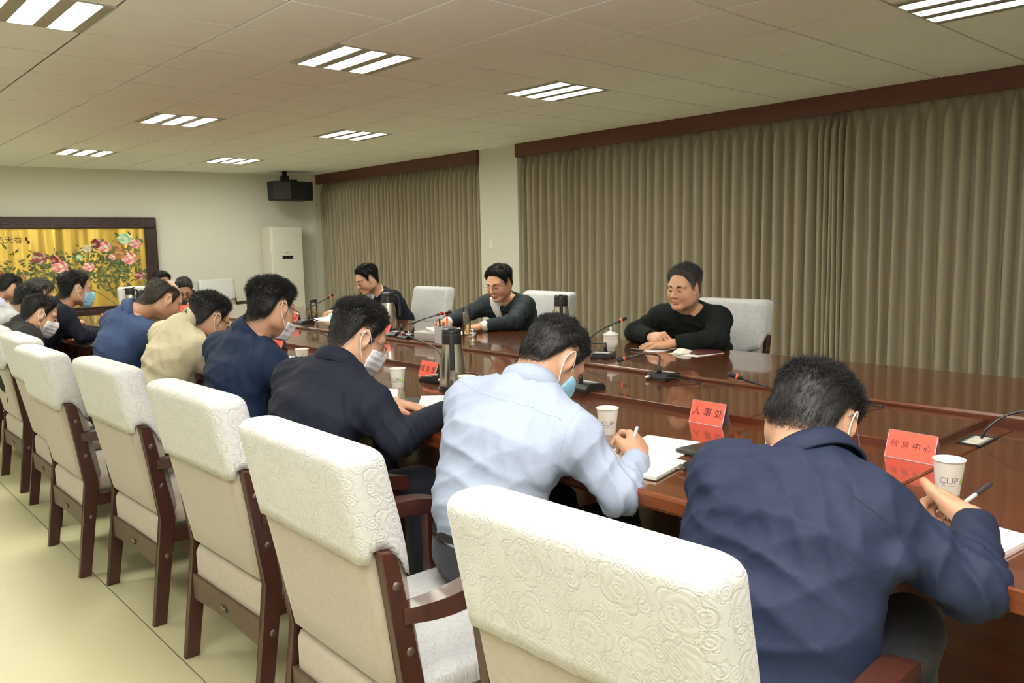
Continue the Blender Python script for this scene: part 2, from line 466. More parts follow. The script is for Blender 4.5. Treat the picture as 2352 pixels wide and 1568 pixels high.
def lathe(bm, prof, seg=32, c=(0, 0, 0), cap=True):
    rings = []
    for r, z in prof:
        rings.append([bm.verts.new((c[0] + r * math.cos(2 * math.pi * i / seg), c[1] + r * math.sin(2 * math.pi * i / seg), c[2] + z)) for i in range(seg)])
    for a, b in zip(rings, rings[1:]):
        for i in range(seg):
            bm.faces.new((a[i], a[(i + 1) % seg], b[(i + 1) % seg], b[i]))
    if cap:
        for rg in (rings[0], rings[-1]):
            try: bm.faces.new(rg)
            except ValueError: pass

def tube(bm, pts, r, seg=8, closed=False, flat=1.0, ph=0.0):
    pts = [Vector(p) for p in pts]; n = len(pts)
    rr = r if isinstance(r, (list, tuple)) else [r] * n
    rings = []; up = None
    for i, p in enumerate(pts):
        if closed: t = pts[(i + 1) % n] - pts[i - 1]
        else: t = pts[min(i + 1, n - 1)] - pts[max(i - 1, 0)]
        t.normalize()
        if up is None:
            up = Vector((0, 0, 1)) if abs(t.z) < 0.9 else Vector((1, 0, 0))
        s = t.cross(up)
        if s.length < 1e-6: s = t.cross(Vector((0, 1, 0)))
        s.normalize(); u = s.cross(t); u.normalize(); up = u
        rings.append([bm.verts.new(p + (s * math.cos(2 * math.pi * k / seg + ph) + u * math.sin(2 * math.pi * k / seg + ph) * flat) * rr[i]) for k in range(seg)])
    m = n if closed else n - 1
    for i in range(m):
        a, b = rings[i], rings[(i + 1) % n]
        for k in range(seg):
            bm.faces.new((a[k], a[(k + 1) % seg], b[(k + 1) % seg], b[k]))
    if not closed:
        bm.faces.new(rings[0][::-1]); bm.faces.new(rings[-1])

def curve_pts(ctrl, n=24):
    """Catmull-Rom through control points"""
    P = [Vector(p) for p in ctrl]
    P = [P[0] * 2 - P[1]] + P + [P[-1] * 2 - P[-2]]
    out = []; segs = len(P) - 3
    for s in range(segs):
        k = max(2, n // segs)
        for i in range(k + (1 if s == segs - 1 else 0)):
            t = i / k; a, b, c, d = P[s:s + 4]
            out.append(0.5 * ((2 * b) + (c - a) * t + (2 * a - 5 * b + 4 * c - d) * t * t + (3 * b - a - 3 * c + d) * t ** 3))
    return out

def sheet(name, pts, z, m, parent=None, th=0.002, bev=0.0):
    bm = bmesh.new()
    prism(bm, pts, 'z', z, z + th)
    return obj_bm(name, bm, m, parent)

_FONT_CACHE = {}
def text_mesh(s, size, shear=0.0):
    """flat text as (V, tris): baseline on x, up on y, centred"""
    k = (s, size, shear)
    if k in _FONT_CACHE: return _FONT_CACHE[k]
    cu = bpy.data.curves.new('lettering', 'FONT')
    cu.body = s; cu.size = size; cu.align_x = 'CENTER'; cu.align_y = 'CENTER'; cu.shear = shear; cu.resolution_u = 3
    o = bpy.data.objects.new('lettering', cu); COL.objects.link(o)
    dg = bpy.context.evaluated_depsgraph_get()
    me = bpy.data.meshes.new_from_object(o.evaluated_get(dg))
    me.calc_loop_triangles()
    V = np.array([v.co[:] for v in me.vertices], dtype=np.float64).reshape(-1, 3)
    T = np.array([t.vertices[:] for t in me.loop_triangles], dtype=np.int32).reshape(-1, 3)
    bpy.data.objects.remove(o); bpy.data.curves.remove(cu); bpy.data.meshes.remove(me)
    _FONT_CACHE[k] = (V, T)
    return V, T

def copy_tree(o, parent=None):
    c = o.copy(); COL.objects.link(c)
    if parent is not None: c.parent = parent
    for ch in list(o.children):
        copy_tree(ch, c)
    return c

# ------------------------------------------------------------------ setting: floor, walls, ceiling
def wy(x):            # the far wall runs slightly askew
    return 8.345 - 0.142 * x
X0, X1 = -4.6, 4.22
Y0 = -6.6

flo = tag(thing('floor', None, None), kind='structure')
bm = bmesh.new(); box(bm, X0, X1 + 0.2, Y0, 9.2, -0.06, -0.004); obj_bm('base', bm, MT['ceilback'], flo)
xs = [X0] + [-1.628 + 1.6 * k for k in range(-1, 4)] + [X1 + 0.2]
for a, b in zip(xs, xs[1:]):
    bm = bmesh.new(); box(bm, a + 0.0025, b - 0.0025, Y0, 9.2, -0.004, 0.0); obj_bm('floor_sheet', bm, MT['floor'], flo)

ce = tag(thing('ceiling', None, None), kind='structure')
bm = bmesh.new(); box(bm, X0 - 0.1, X1 + 0.3, Y0 - 0.1, 9.3, CEIL + 0.016, CEIL + 0.1); obj_bm('ceiling_slab', bm, MT['ceilback'], ce)
lamps = [(j, i) for i in (-10, -5, 0, 5, 10) for j in (-6, -3, 0, 3)]
bmt = bmesh.new(); box(bmt, 0.0075, 0.5925, 0.0075, 0.5925, 0, 0.012, 0.002, 1)
tile_me = bpy.data.meshes.new('ceiling_tile'); bmesh.ops.recalc_face_normals(bmt, faces=bmt.faces); bmt.to_mesh(tile_me); bmt.free(); tile_me.materials.append(MT['ceil'])
bmr = bmesh.new()
for i in range(-11, 15):
    for j in range(-8, 8):
        if (j, i) in lamps: continue
        x, y = j * 0.6, i * 0.6
        if y + 0.6 < Y0 or x + 0.6 < X0 or x > 4.06: continue
        if y > wy(x + 0.6): continue
        # is it within the camera's sight?
        q = Vector((x + 0.3 + 2.553, y + 0.3 + 4.294, CEIL - 1.4)); zc = q.dot(_f)
        seen = zc > 0.3 and abs(q.dot(_r) / zc) < 0.72 and q.dot(_d) / zc > -0.52
        if seen:
            t = bpy.data.objects.new('ceiling_tile', tile_me); link(t, ce); t.location = (x, y, CEIL)
        else:
            box(bmr, x + 0.004, x + 0.596, y + 0.004, y + 0.596, CEIL, CEIL + 0.012)
tag(obj_bm('outer_tiles', bmr, MT['ceil'], ce), kind='stuff')

def wall(name, x0, x1, y0, y1, z1=CEIL + 0.05):
    bm = bmesh.new(); box(bm, x0, x1, y0, y1, 0, z1)
    return tag(obj_bm(name, bm, MT['wall']), kind='structure')
bm = bmesh.new(); prism(bm, [(X0, wy(X0)), (X1 + 0.2, wy(X1 + 0.2)), (X1 + 0.2, 9.25), (X0, 9.25)], 'z', 0, CEIL + 0.05)
tag(obj_bm('wall_far', bm, MT['wall']), kind='structure')
wall('wall_left', X0 - 0.1, X0, Y0, 9.2)
wall('wall_near', X0 - 0.1, X1 + 0.3, Y0 - 0.1, Y0)
wall('wall_right', X1 + 0.16, X1 + 0.26, Y0, 9.2)
# the column between the two curtain bays, and the corner casing
col = wall('column', 4.09, X1 + 0.16, 2.92, 3.62)
col['kind'] = 'structure'
wall('trim_1', 4.02, X1 + 0.16, 7.66, 7.80)
for k, (a, b) in enumerate(((-6.6, 2.92), (3.62, 7.72))):
    bm = bmesh.new(); box(bm, 4.05, 4.085, a, b, 2.425, CEIL + 0.01, 0.003, 1)
    tag(obj_bm('trim_%d' % (k + 2), bm, MT['pelmet']), kind='structure')
bm = bmesh.new()
prism(bm, [(X0, wy(X0) - 0.012), (3.0, wy(3.0) - 0.012), (3.0, wy(3.0)), (X0, wy(X0))], 'z', 0, 0.10)
tag(obj_bm('baseboard_far', bm, MT['chairrail']), kind='structure')

# ------------------------------------------------------------------ curtains: one sheet per panel
def curtain(y0, y1, n, seed, gather=()):
    """n pinch pleats hung between y0 and y1"""
    r = np.random.default_rng(seed)
    w = np.ones(n) + r.uniform(-0.18, 0.18, n)
    for i, g in gather: w[i] *= g
    ed = np.concatenate([[0], np.cumsum(w)]); ed = y0 + (y1 - y0) * ed / ed[-1]
    K = 14
    zs = np.concatenate([np.linspace(2.50, 2.30, 7), np.linspace(2.22, 1.9, 4), np.linspace(1.7, 0.03, 10)])
    ph = np.arange(n * K + 1) / K
    lean = np.cumsum(r.normal(0, 0.004, n)); amp = 0.080 + r.uniform(0, 0.022, n); wide = r.uniform(0.26, 0.42, n)
    V = []
    for z in zs:
        t = np.clip((2.43 - z) / 0.15, 0, 1)          # 0 at the pinch
        low = np.clip((2.2 - z) / 2.0, 0, 1)
        idx = np.minimum(ph.astype(int), n - 1); fr = ph - idx
        ctr = fr - 0.5
        hw = wide[idx] * (0.09 + 0.91 * t ** 0.7)
        ridge = np.clip(1 - np.abs(ctr) / np.maximum(hw, 0.02), 0, 1)
        rd = np.sin(ridge * math.pi / 2) ** 0.75
        y = np.interp(ph, np.arange(n + 1), ed) + low * 0.012 * np.sin(idx * 1.7 + seed) + lean[idx] * low
        x = 4.195 - rd * amp[idx] * (0.35 + 0.65 * t) - 0.010 * low * np.sin(3.1 * idx + 4 * z)
        V.append(np.stack([x, y, np.full_like(x, z)], 1))
    m = len(ph); V = np.concatenate(V)
    ii, jj = np.meshgrid(np.arange(len(zs) - 1), np.arange(m - 1), indexing='ij')
    a = (ii * m + jj).ravel()
    return V, np.stack([a, a + m, a + m + 1, a + 1], 1)
cur = [(-4.4, -0.93, 33, 1, 'long beige curtain panel right of the middle gap, running off past the table', [(32, .5), (31, .5), (30, .6)]),
       (-0.97, 2.90, 37, 2, 'long beige curtain panel from the white column to the gap behind the dark sweater', [(0, .5), (1, .5), (2, .6), (36, .6)]),
       (3.63, 5.72, 21, 3, 'beige curtain panel just left of the white column, behind the man in glasses', [(20, .6)]),
       (5.68, 7.68, 21, 4, 'beige curtain panel in the far corner beside the air conditioner', [(0, .6)])]
for y0, y1, n, sd, lb, g in cur:
    V, F = curtain(y0, y1, n, sd, g)
    o = obj_np('curtain', V, [F], MT['curtain'])
    md = o.modifiers.new('thickness', 'SOLIDIFY'); md.thickness = 0.004
    tag(o, lb, 'curtain', 'beige pleated curtains on the window wall')

# ------------------------------------------------------------------ lamps in the ceiling
def lamp_proto(near):
    t = thing('ceiling_light', 'x', 'lamp')
    bm = bmesh.new()
    for a, b, c, d in ((0, .6, 0, .012), (0, .6, .588, .6), (0, .012, .012, .588), (.588, .6, .012, .588)):
        box(bm, a + .002, b - .002 if b == .6 else b, c + (.002 if c == 0 else 0), d - (.002 if d == .6 else 0), -0.004, 0.014)
    obj_bm('frame', bm, MT['lampframe'], t)
    bm = bmesh.new()
    for a, b in ((.012, .060), (.170, .245), (.355, .430), (.540, .588)): box(bm, a, b, .012, .588, -.004, .014, .003, 1)
    obj_bm('louvre', bm, MT['louvre'], t)
    for k in range(3):
        x = 0.115 + k * 0.185
        bm = bmesh.new(); box(bm, x - .052, x + .052, .022, .578, 0.002, 0.012, 0.002, 1)
        obj_bm('tube', bm, MT['tube_near' if near else 'tube_far'], t)
    return t
pn, pf = lamp_proto(True), lamp_proto(False)
used = {True: False, False: False}
cname = {-6: 'over the aisle', -3: 'over the white chairs', 0: 'over the near table side', 3: 'over the far table side'}
rname = {-10: 'behind the camera', -5: 'in the nearest row', 0: 'in the second row', 5: 'in the third row', 10: 'in the row by the painting'}
for j, i in lamps:
    near = i <= -5
    p = pn if near else pf
    o = copy_tree(p) if used[near] else p
    used[near] = True
    o.location = (j * .6, i * .6, CEIL)
    tag(o, 'three-tube ceiling light %s, %s' % (cname[j], rname[i]), 'lamp', 'three-tube lights in the ceiling grid')

# ------------------------------------------------------------------ the conference table
T_NEAR, T_PANEL, T_FAR = 0.76, 0.782, 0.80
tb = thing('conference_table', 'long glossy red-brown wooden conference table with a raised centre panel', 'table', (0, 0, 0))
def slab(name, pts, z0, z1, m, bev=0.006, par=tb):
    bm = bmesh.new(); prism(bm, pts, 'z', z0, z1, bev, 2)
    return obj_bm(name, bm, m, par)
slab('near_top', [(-.93, -3.442), (.455, -3.442), (.455, -3.352), (-.06, -3.352), (-.06, 4.05), (-.93, 4.9)], .712, T_NEAR, MT['table'], 0.010)
slab('end_top', [(-.93, -4.75), (.455, -4.75), (.455, -3.4445), (-.93, -3.4445)], .712, T_NEAR, MT['table'], 0.004)
slab('centre_panel', [(-.055, -3.348), (.452, -3.348), (.452, 4.04), (-.055, 4.04)], .74, T_PANEL, MT['table'], 0.003)
slab('edge_strip', [(-.061, -3.355), (.452, -3.355), (.452, -3.349), (-.061, -3.349)], .756, T_PANEL - .0015, MT['tabledark'], 0.0)
slab('edge_strip', [(-.061, -3.348), (-.056, -3.348), (-.056, 4.04), (-.061, 4.04)], .756, T_PANEL - .0015, MT['tabledark'], 0.0)
ys = np.linspace(-1.503, 4.9, 14)
far_o = lambda y: 1.275 + 0.055 * max(0.0, 1 - ((y + 0.6) / 3.2) ** 2)
slab('far_top', [(.468, -1.503)] + [(.468, 4.9)] + [(far_o(y), y) for y in ys[::-1]], .752, T_FAR, MT['table'], 0.008)
ys = np.linspace(-4.75, -1.505, 10)
slab('far_top', [(.468, -4.75)] + [(.468, -1.505)] + [(far_o(y), y) for y in ys[::-1]], .752, T_FAR, MT['table'], 0.008)
slab('riser', [(.462, -4.75), (.474, -4.75), (.474, 4.9), (.462, 4.9)], .74, T_FAR - .012, MT['tabledark'], 0.0)
slab('head_top', [(-.925, 4.905), (-.06, 4.06), (.46, 4.06), (.46, 4.9)], .712, T_NEAR, MT['table'], 0.004)
for nm, pts, z in (('apron', [(-.40, -4.57), (-.375, -4.57), (-.375, 4.78), (-.40, 4.78)], .711), ('apron', [(1.06, -4.6), (1.085, -4.6), (1.085, 4.8), (1.06, 4.8)], .752),
                   ('apron', [(-.77, -4.6), (1.055, -4.6), (1.055, -4.575), (-.77, -4.575)], .711), ('apron', [(-.77, 4.78), (1.055, 4.78), (1.055, 4.8), (-.77, 4.8)], .711)):
    slab(nm, pts, 0.0, z, MT['tabledark'], 0.0)
for k in range(16):
    y = -4.5 + k * 0.6
    bm = bmesh.new(); box(bm, -.43, -.40, y, y + .07, 0.0, .711); obj_bm('leg_post', bm, MT['tabledark'], tb)
slab('cable_slot', [(.405, -2.88), (.412, -2.88), (.412, -3.06), (.405, -3.06)], T_PANEL - .0005, T_PANEL + .0006, MT['blackmatte'], 0.0)
slab('cable_slot', [(.405, -2.16), (.412, -2.16), (.412, -2.42), (.405, -2.42)], T_PANEL - .0005, T_PANEL + .0006, MT['blackmatte'], 0.0)

# ------------------------------------------------------------------ armchairs
def ring_loft(sections, nper, uvscale=True):
    """sections: list of (pts loop (n,3)); returns V, quads, uv"""
    V = np.concatenate(sections); n = nper; F = []
    ns = len(sections)
    ii, jj = np.meshgrid(np.arange(ns - 1), np.arange(n), indexing='ij')
    a = (ii * n + jj).ravel(); b = (ii * n + (jj + 1) % n).ravel()
    return V, np.stack([a, b, b + n, a + n], 1)

def rrect(hx0, hx1, hy, r, n=64):
    """rounded rectangle loop in the xy plane: x from hx0 to hx1, y +-hy"""
    pts = []
    cx = [(hx1 - r, hy - r, 0), (hx0 + r, hy - r, 90), (hx0 + r, -hy + r, 180), (hx1 - r, -hy + r, 270)]
    for (x, y, a0) in cx:
        for k in range(5):
            a = math.radians(a0 + 22.5 * k)
            pts.append((x + r * math.cos(a), y + r * math.sin(a)))
    P = np.array(pts + [pts[0]])
    s = np.concatenate([[0], np.cumsum(np.linalg.norm(np.diff(P, axis=0), axis=1))])
    t = np.linspace(0, s[-1], n, endpoint=False)
    return np.stack([np.interp(t, s, P[:, 0]), np.interp(t, s, P[:, 1])], 1), t

def back_x(z):        # rear face and front face of the backrest at height z
    rear = np.interp(z, [.28, .41, .98], [.052, .050, -.068])
    thick = np.interp(z, [.28, .41, .75, .98], [.05, .085, .105, .098])
    return rear, rear + thick

def uv_obj(o, UV):
    me = o.data; uvl = me.uv_layers.new(name='UVMap')
    li = np.empty(len(me.loops), dtype=np.int32); me.loops.foreach_get('vertex_index', li)
    uvl.data.foreach_set('uv', UV[li].astype(np.float32).ravel())

def cover_mesh(name, zb_fun, parent, grow=0.007, hy=.256, ztop=.985):
    n = 120; secs = []; UV = []
    L0, t0 = rrect(-.05, .05, hy, .03, n)
    for k in range(15):
        if k < 9: v = k / 8.0; inset = 0.0
        else:
            a = (k - 8) / 6.0 * math.pi / 2; v = 1.0; inset = 0.03 * (1 - math.cos(a)) if k < 14 else 0.045
        ring = []
        for q in range(n):
            u = L0[q]; zb = zb_fun(L0[q], q / n)
            if k < 9: z = zb + (ztop - .03 - zb) * v
            else: z = ztop - .03 + .03 * math.sin(a)
            r0, r1 = back_x(z)
            c = (r0 + r1) / 2; th = (r1 - r0) / 2 + grow - inset
            fr_ = 1 if u[0] > .02 else 0
            wob = (.0012 * math.sin(u[1] * 40 + 3) * math.sin(z * 30) + .005 * fr_ * max(0, 1 - v * 2.0) * math.sin(q * .5)) if k < 9 else 0
            x = c + (u[0] / .05) * th + wob * (1 if u[0] > 0 else -1)
            y = (abs(u[1]) + grow - inset - (0.0 if z > .5 else 0)) * (1 if u[1] > 0 else -1) if abs(u[1]) > hy - .03 else u[1] * (hy + grow - inset) / hy
            ring.append((x, y, z))
        secs.append(np.array(ring)); UV.append(np.stack([t0, np.full(n, 0.0)], 1) if False else np.stack([t0, np.array(ring)[:, 2] + (0.0 if k < 9 else .004 * (k - 8))], 1))
    V, F = ring_loft(secs, n)
    # close the top with a strip across
    top = (len(secs) - 1) * n + np.arange(n)
    cen = V[top].mean(0)
    half = []
    V = np.concatenate([V, [cen + [0, 0, .0005]]]); ci = len(V) - 1
    T = np.stack([top, np.roll(top, -1), np.full(n, ci)], 1)
    UVa = np.concatenate(UV + [np.array([[.3, 1.02]])])
    # on top the pattern runs across x,y
    o = obj_np(name, V, [F, T], MT['lace'], parent)
    uv_obj(o, UVa)
    md = o.modifiers.new('cloth', 'SOLIDIFY'); md.thickness = 0.003; md.offset = 1
    return o

def make_chair():
    t = thing('armchair', 'x', 'chair')
    # bent rear posts with the leg below and the stile above in one piece
    outl = [(0, 0), (.048, 0), (.107, .40), (.104, .43), (.045, .745), (.030, .768), (.0, .772), (.056, .41)]
    for s in (1, -1):
        bm = bmesh.new(); y = s * .268
        prism(bm, outl, 'y', y - .014, y + .014, .004, 2)
        post = obj_bm('rear_post', bm, MT['chairwood'], t)
        for bx, bz in ((.037, .69), (.066, .535), (.066, .262)):
            b2 = bmesh.new(); bmesh.ops.create_uvsphere(b2, u_segments=10, v_segments=6, radius=.011)
            bmesh.ops.scale(b2, vec=(1, .45, 1), verts=b2.verts); bmesh.ops.translate(b2, vec=(bx, y + s * .014, bz), verts=b2.verts)
            obj_bm('bolt', b2, MT['bolt'], post, smooth=True)
        # front leg rising to carry the arm
        bm = bmesh.new(); prism(bm, [(.50, 0), (.540, 0), (.548, .40), (.535, .615), (.488, .615), (.492, .40)], 'y', s * .268 - .016, s * .268 + .016, .005, 2)
        obj_bm('front_leg', bm, MT['chairwood'], t)
        # curved armrest
        bm = bmesh.new()
        path = curve_pts([(.055, s * .266, .618), (.16, s * .288, .622), (.30, s * .292, .640), (.46, s * .284, .640), (.565, s * .272, .615)], 20)
        ws = [(.021 + .008 * math.sin(min(1, k / 8) * math.pi / 2)) * 1.41 for k in range(len(path))]
        tube(bm, path, ws, 4, flat=0.80, ph=math.pi / 4)
        bmesh.ops.bevel(bm, geom=[e for e in bm.edges if e.calc_face_angle(0) > 1.0], offset=.004, segments=2, affect='EDGES', profile=.5)
        obj_bm('armrest', bm, MT['chairwood'], t, smooth=True, auto=40)
        bm = bmesh.new(); box(bm, .085, .50, s * .268 - .012, s * .268 + .012, .305, .360, .004, 2); obj_bm('side_rail', bm, MT['chairwood'], t)
    # rear rail, slightly bowed underneath, with the maker's small plate
    bm = bmesh.new()
    ys = np.linspace(-.252, .252, 13)
    pts = [(y, .300) for y in ys] + [(y, .222 + .012 * (1 - (y / .25) ** 2) - .012) for y in ys[::-1]]
    prism(bm, pts, 'x', .040, .066, .002, 1); rail = obj_bm('rear_rail', bm, MT['chairrail'], t)
    bm = bmesh.new(); box(bm, .0365, .040, -.022, .022, .247, .266, .001, 1); pl = obj_bm('badge', bm, MT['blackmatte'], rail)
    Vt, Tt = text_mesh('A', .024); Vt2, Tt2 = text_mesh('ıııı', .018)
    Vx = np.concatenate([np.stack([np.full(len(Vt), .0358), .012 - Vt[:, 0], .256 + Vt[:, 1]], 1), np.stack([np.full(len(Vt2), .0358), -.006 - Vt2[:, 0], .257 + Vt2[:, 1]], 1)])
    obj_np('lettering', Vx, [np.concatenate([Tt, Tt2 + len(Vt)])], MT['chrome'], rail, smooth=False)
    bm = bmesh.new(); box(bm, .50, .525, -.252, .252, .305, .36, .003, 1); obj_bm('front_rail', bm, MT['chairwood'], t)
    # seat
    bm = bmesh.new(); box(bm, .10, .555, -.253, .253, .358, .435, .028, 3); obj_bm('seat', bm, MT['linen'], t, smooth=True)
    # backrest: cushion with a lower panel behind the seam
    def loft(z0, z1, rows, hy, rcorner, infl):
        n = 48; secs = []
        L0, _ = rrect(-.05, .05, hy, rcorner, n)
        zz = np.linspace(z0, z1, rows)
        prof = [(z0, .022), (z0 + .004, .008)] + [(z, 0) for z in np.linspace(z0 + .014, z1 - .03, rows)] + [(z1 - .012, .006), (z1 - .002, .018), (z1, .034)]
        for z, ins in prof:
            r0, r1 = back_x(z); c = (r0 + r1) / 2; th = max(.004, (r1 - r0) / 2 - ins)
            x = c + L0[:, 0] / .05 * th; y = L0[:, 1] * (hy - ins) / hy
            secs.append(np.stack([x, y, np.full(n, z)], 1))
        V, F = ring_loft(secs, n)
        b, tp = np.arange(n), (len(secs) - 1) * n + np.arange(n)
        return V, F, [b[::-1][None], tp[None]]
    V, F, caps = loft(.412, .980, 8, .252, .022, 0)
    obj_np('backrest', V, [F] + caps, MT['linen'], t)
    V, F, caps = loft(.283, .410, 4, .251, .020, 0)
    V[:, 0] = np.where(V[:, 0] > .085, .085, V[:, 0])
    obj_np('lower_panel', V, [F] + caps, MT['linen'], t)
    # lace slipcover over the head of the backrest
    def zb(u, s):
        x, y = u
        if x < -.03: return .742 + .003 * abs(math.sin(y * 42))
        if x > .03: return .700 - .085 * (1 - (abs(y) / .26) ** 1.6) + .011 * abs(math.sin(y * 40))
        return .772 - .05 * max(0, (x) / .03)
    cover_mesh('slipcover', zb, t)
    return t

chair0 = make_chair()
near_chairs = [(-1.668, -3.47, 2, 'white lace-covered armchair cut off by the bottom edge, behind the navy jacket'),
               (-1.672, -2.62, -1, 'white lace-covered armchair behind the man in the light blue shirt'),
               (-1.615, -1.80, 1, 'white lace-covered armchair with the whole badge plate showing, behind the dark suit'),
               (-1.620, -.935, 1, 'white lace-covered armchair, third from the pale shirt going up the row, behind the navy shirt'),
               (-1.690, -.227, 0, 'white lace-covered armchair behind the man in the beige jacket'),
               (-1.610, .58, -1, 'white lace-covered armchair at the left frame edge, behind the balding man'),
               (-1.590, 1.42, 0, 'white lace-covered armchair holding the man in the black jacket'),
               (-1.600, 2.25, 0, 'white lace-covered armchair holding the suited man who wears a blue mask'),
               (-1.600, 3.08, 0, 'white lace-covered armchair holding the man in the grey shirt')]
first = True
def place_chair(x, y, z, rz, label, group):
    global first
    o = chair0 if first else copy_tree(chair0)
    first = False
    o.location = (x, y, z); o.rotation_euler = (0, 0, rz)
    return tag(o, label, 'chair', group)
for x, y, a, lb in near_chairs:
    o = place_chair(x, y, 0, math.radians(a), lb, 'armchairs along the near side of the table')
    if abs(y + 2.62) < .01:
        chair_b = o
# lace seat cloth on the chair behind the light blue shirt
n = 60; secs = []; UV = []
L0, t0 = rrect(.098, .562, .262, .05, n)
for z, ins in ((.385, -.002), (.41, -.004), (.432, -.002), (.441, .012), (.4425, .05), (.4425, .12)):
    cx = .33
    ring = np.stack([cx + (L0[:, 0] - cx) * (1 - ins / .24), L0[:, 1] * (1 - ins / .262), np.full(n, z) + (.006 * np.abs(np.sin(t0 * 22)) if z < .4 else 0)], 1)
    secs.append(ring); UV.append(ring[:, :2])
V, F = ring_loft(secs, n); top = (len(secs) - 1) * n + np.arange(n)
o = obj_np('seat_cloth', V, [F, top[None]], MT['lace'], chair_b); uv_obj(o, np.concatenate(UV))

bm = bmesh.new(); box(bm, 1.12, 3.95, -6.4, 5.3, 0, .04, .004, 1)
tag(obj_bm('trim_dais', bm, MT['floor']), kind='structure')
for x, y, lb in ((2.01, -1.36, 'white lace-covered armchair behind the man in the dark sweater'),
                 (2.01, .33, 'white lace-covered armchair on the curtain side, behind the man in the open grey jacket'),
                 (2.01, 1.86, 'white lace-covered armchair on the curtain side, behind the tissue box and steel flask')):
    place_chair(x, y, .04, math.pi, lb, 'armchairs on the curtain side')
place_chair(.80, 6.24, 0, -math.pi / 2, 'white-backed armchair in front of the gold painting at the far end', 'armchairs at the far end')
place_chair(2.30, 7.62, 0, -math.pi / 2, 'pale armchair against the far wall, the one nearer the air conditioner', 'armchairs at the far end')
place_chair(1.72, 7.66, 0, -math.pi / 2, 'pale armchair against the far wall, the one nearer the painting', 'armchairs at the far end')

# ------------------------------------------------------------------ implicit surfaces for the figures
def smin(a, b, k):
    h = np.maximum(k - np.abs(a - b), 0) / k
    return np.minimum(a, b) - h * h * k * 0.25

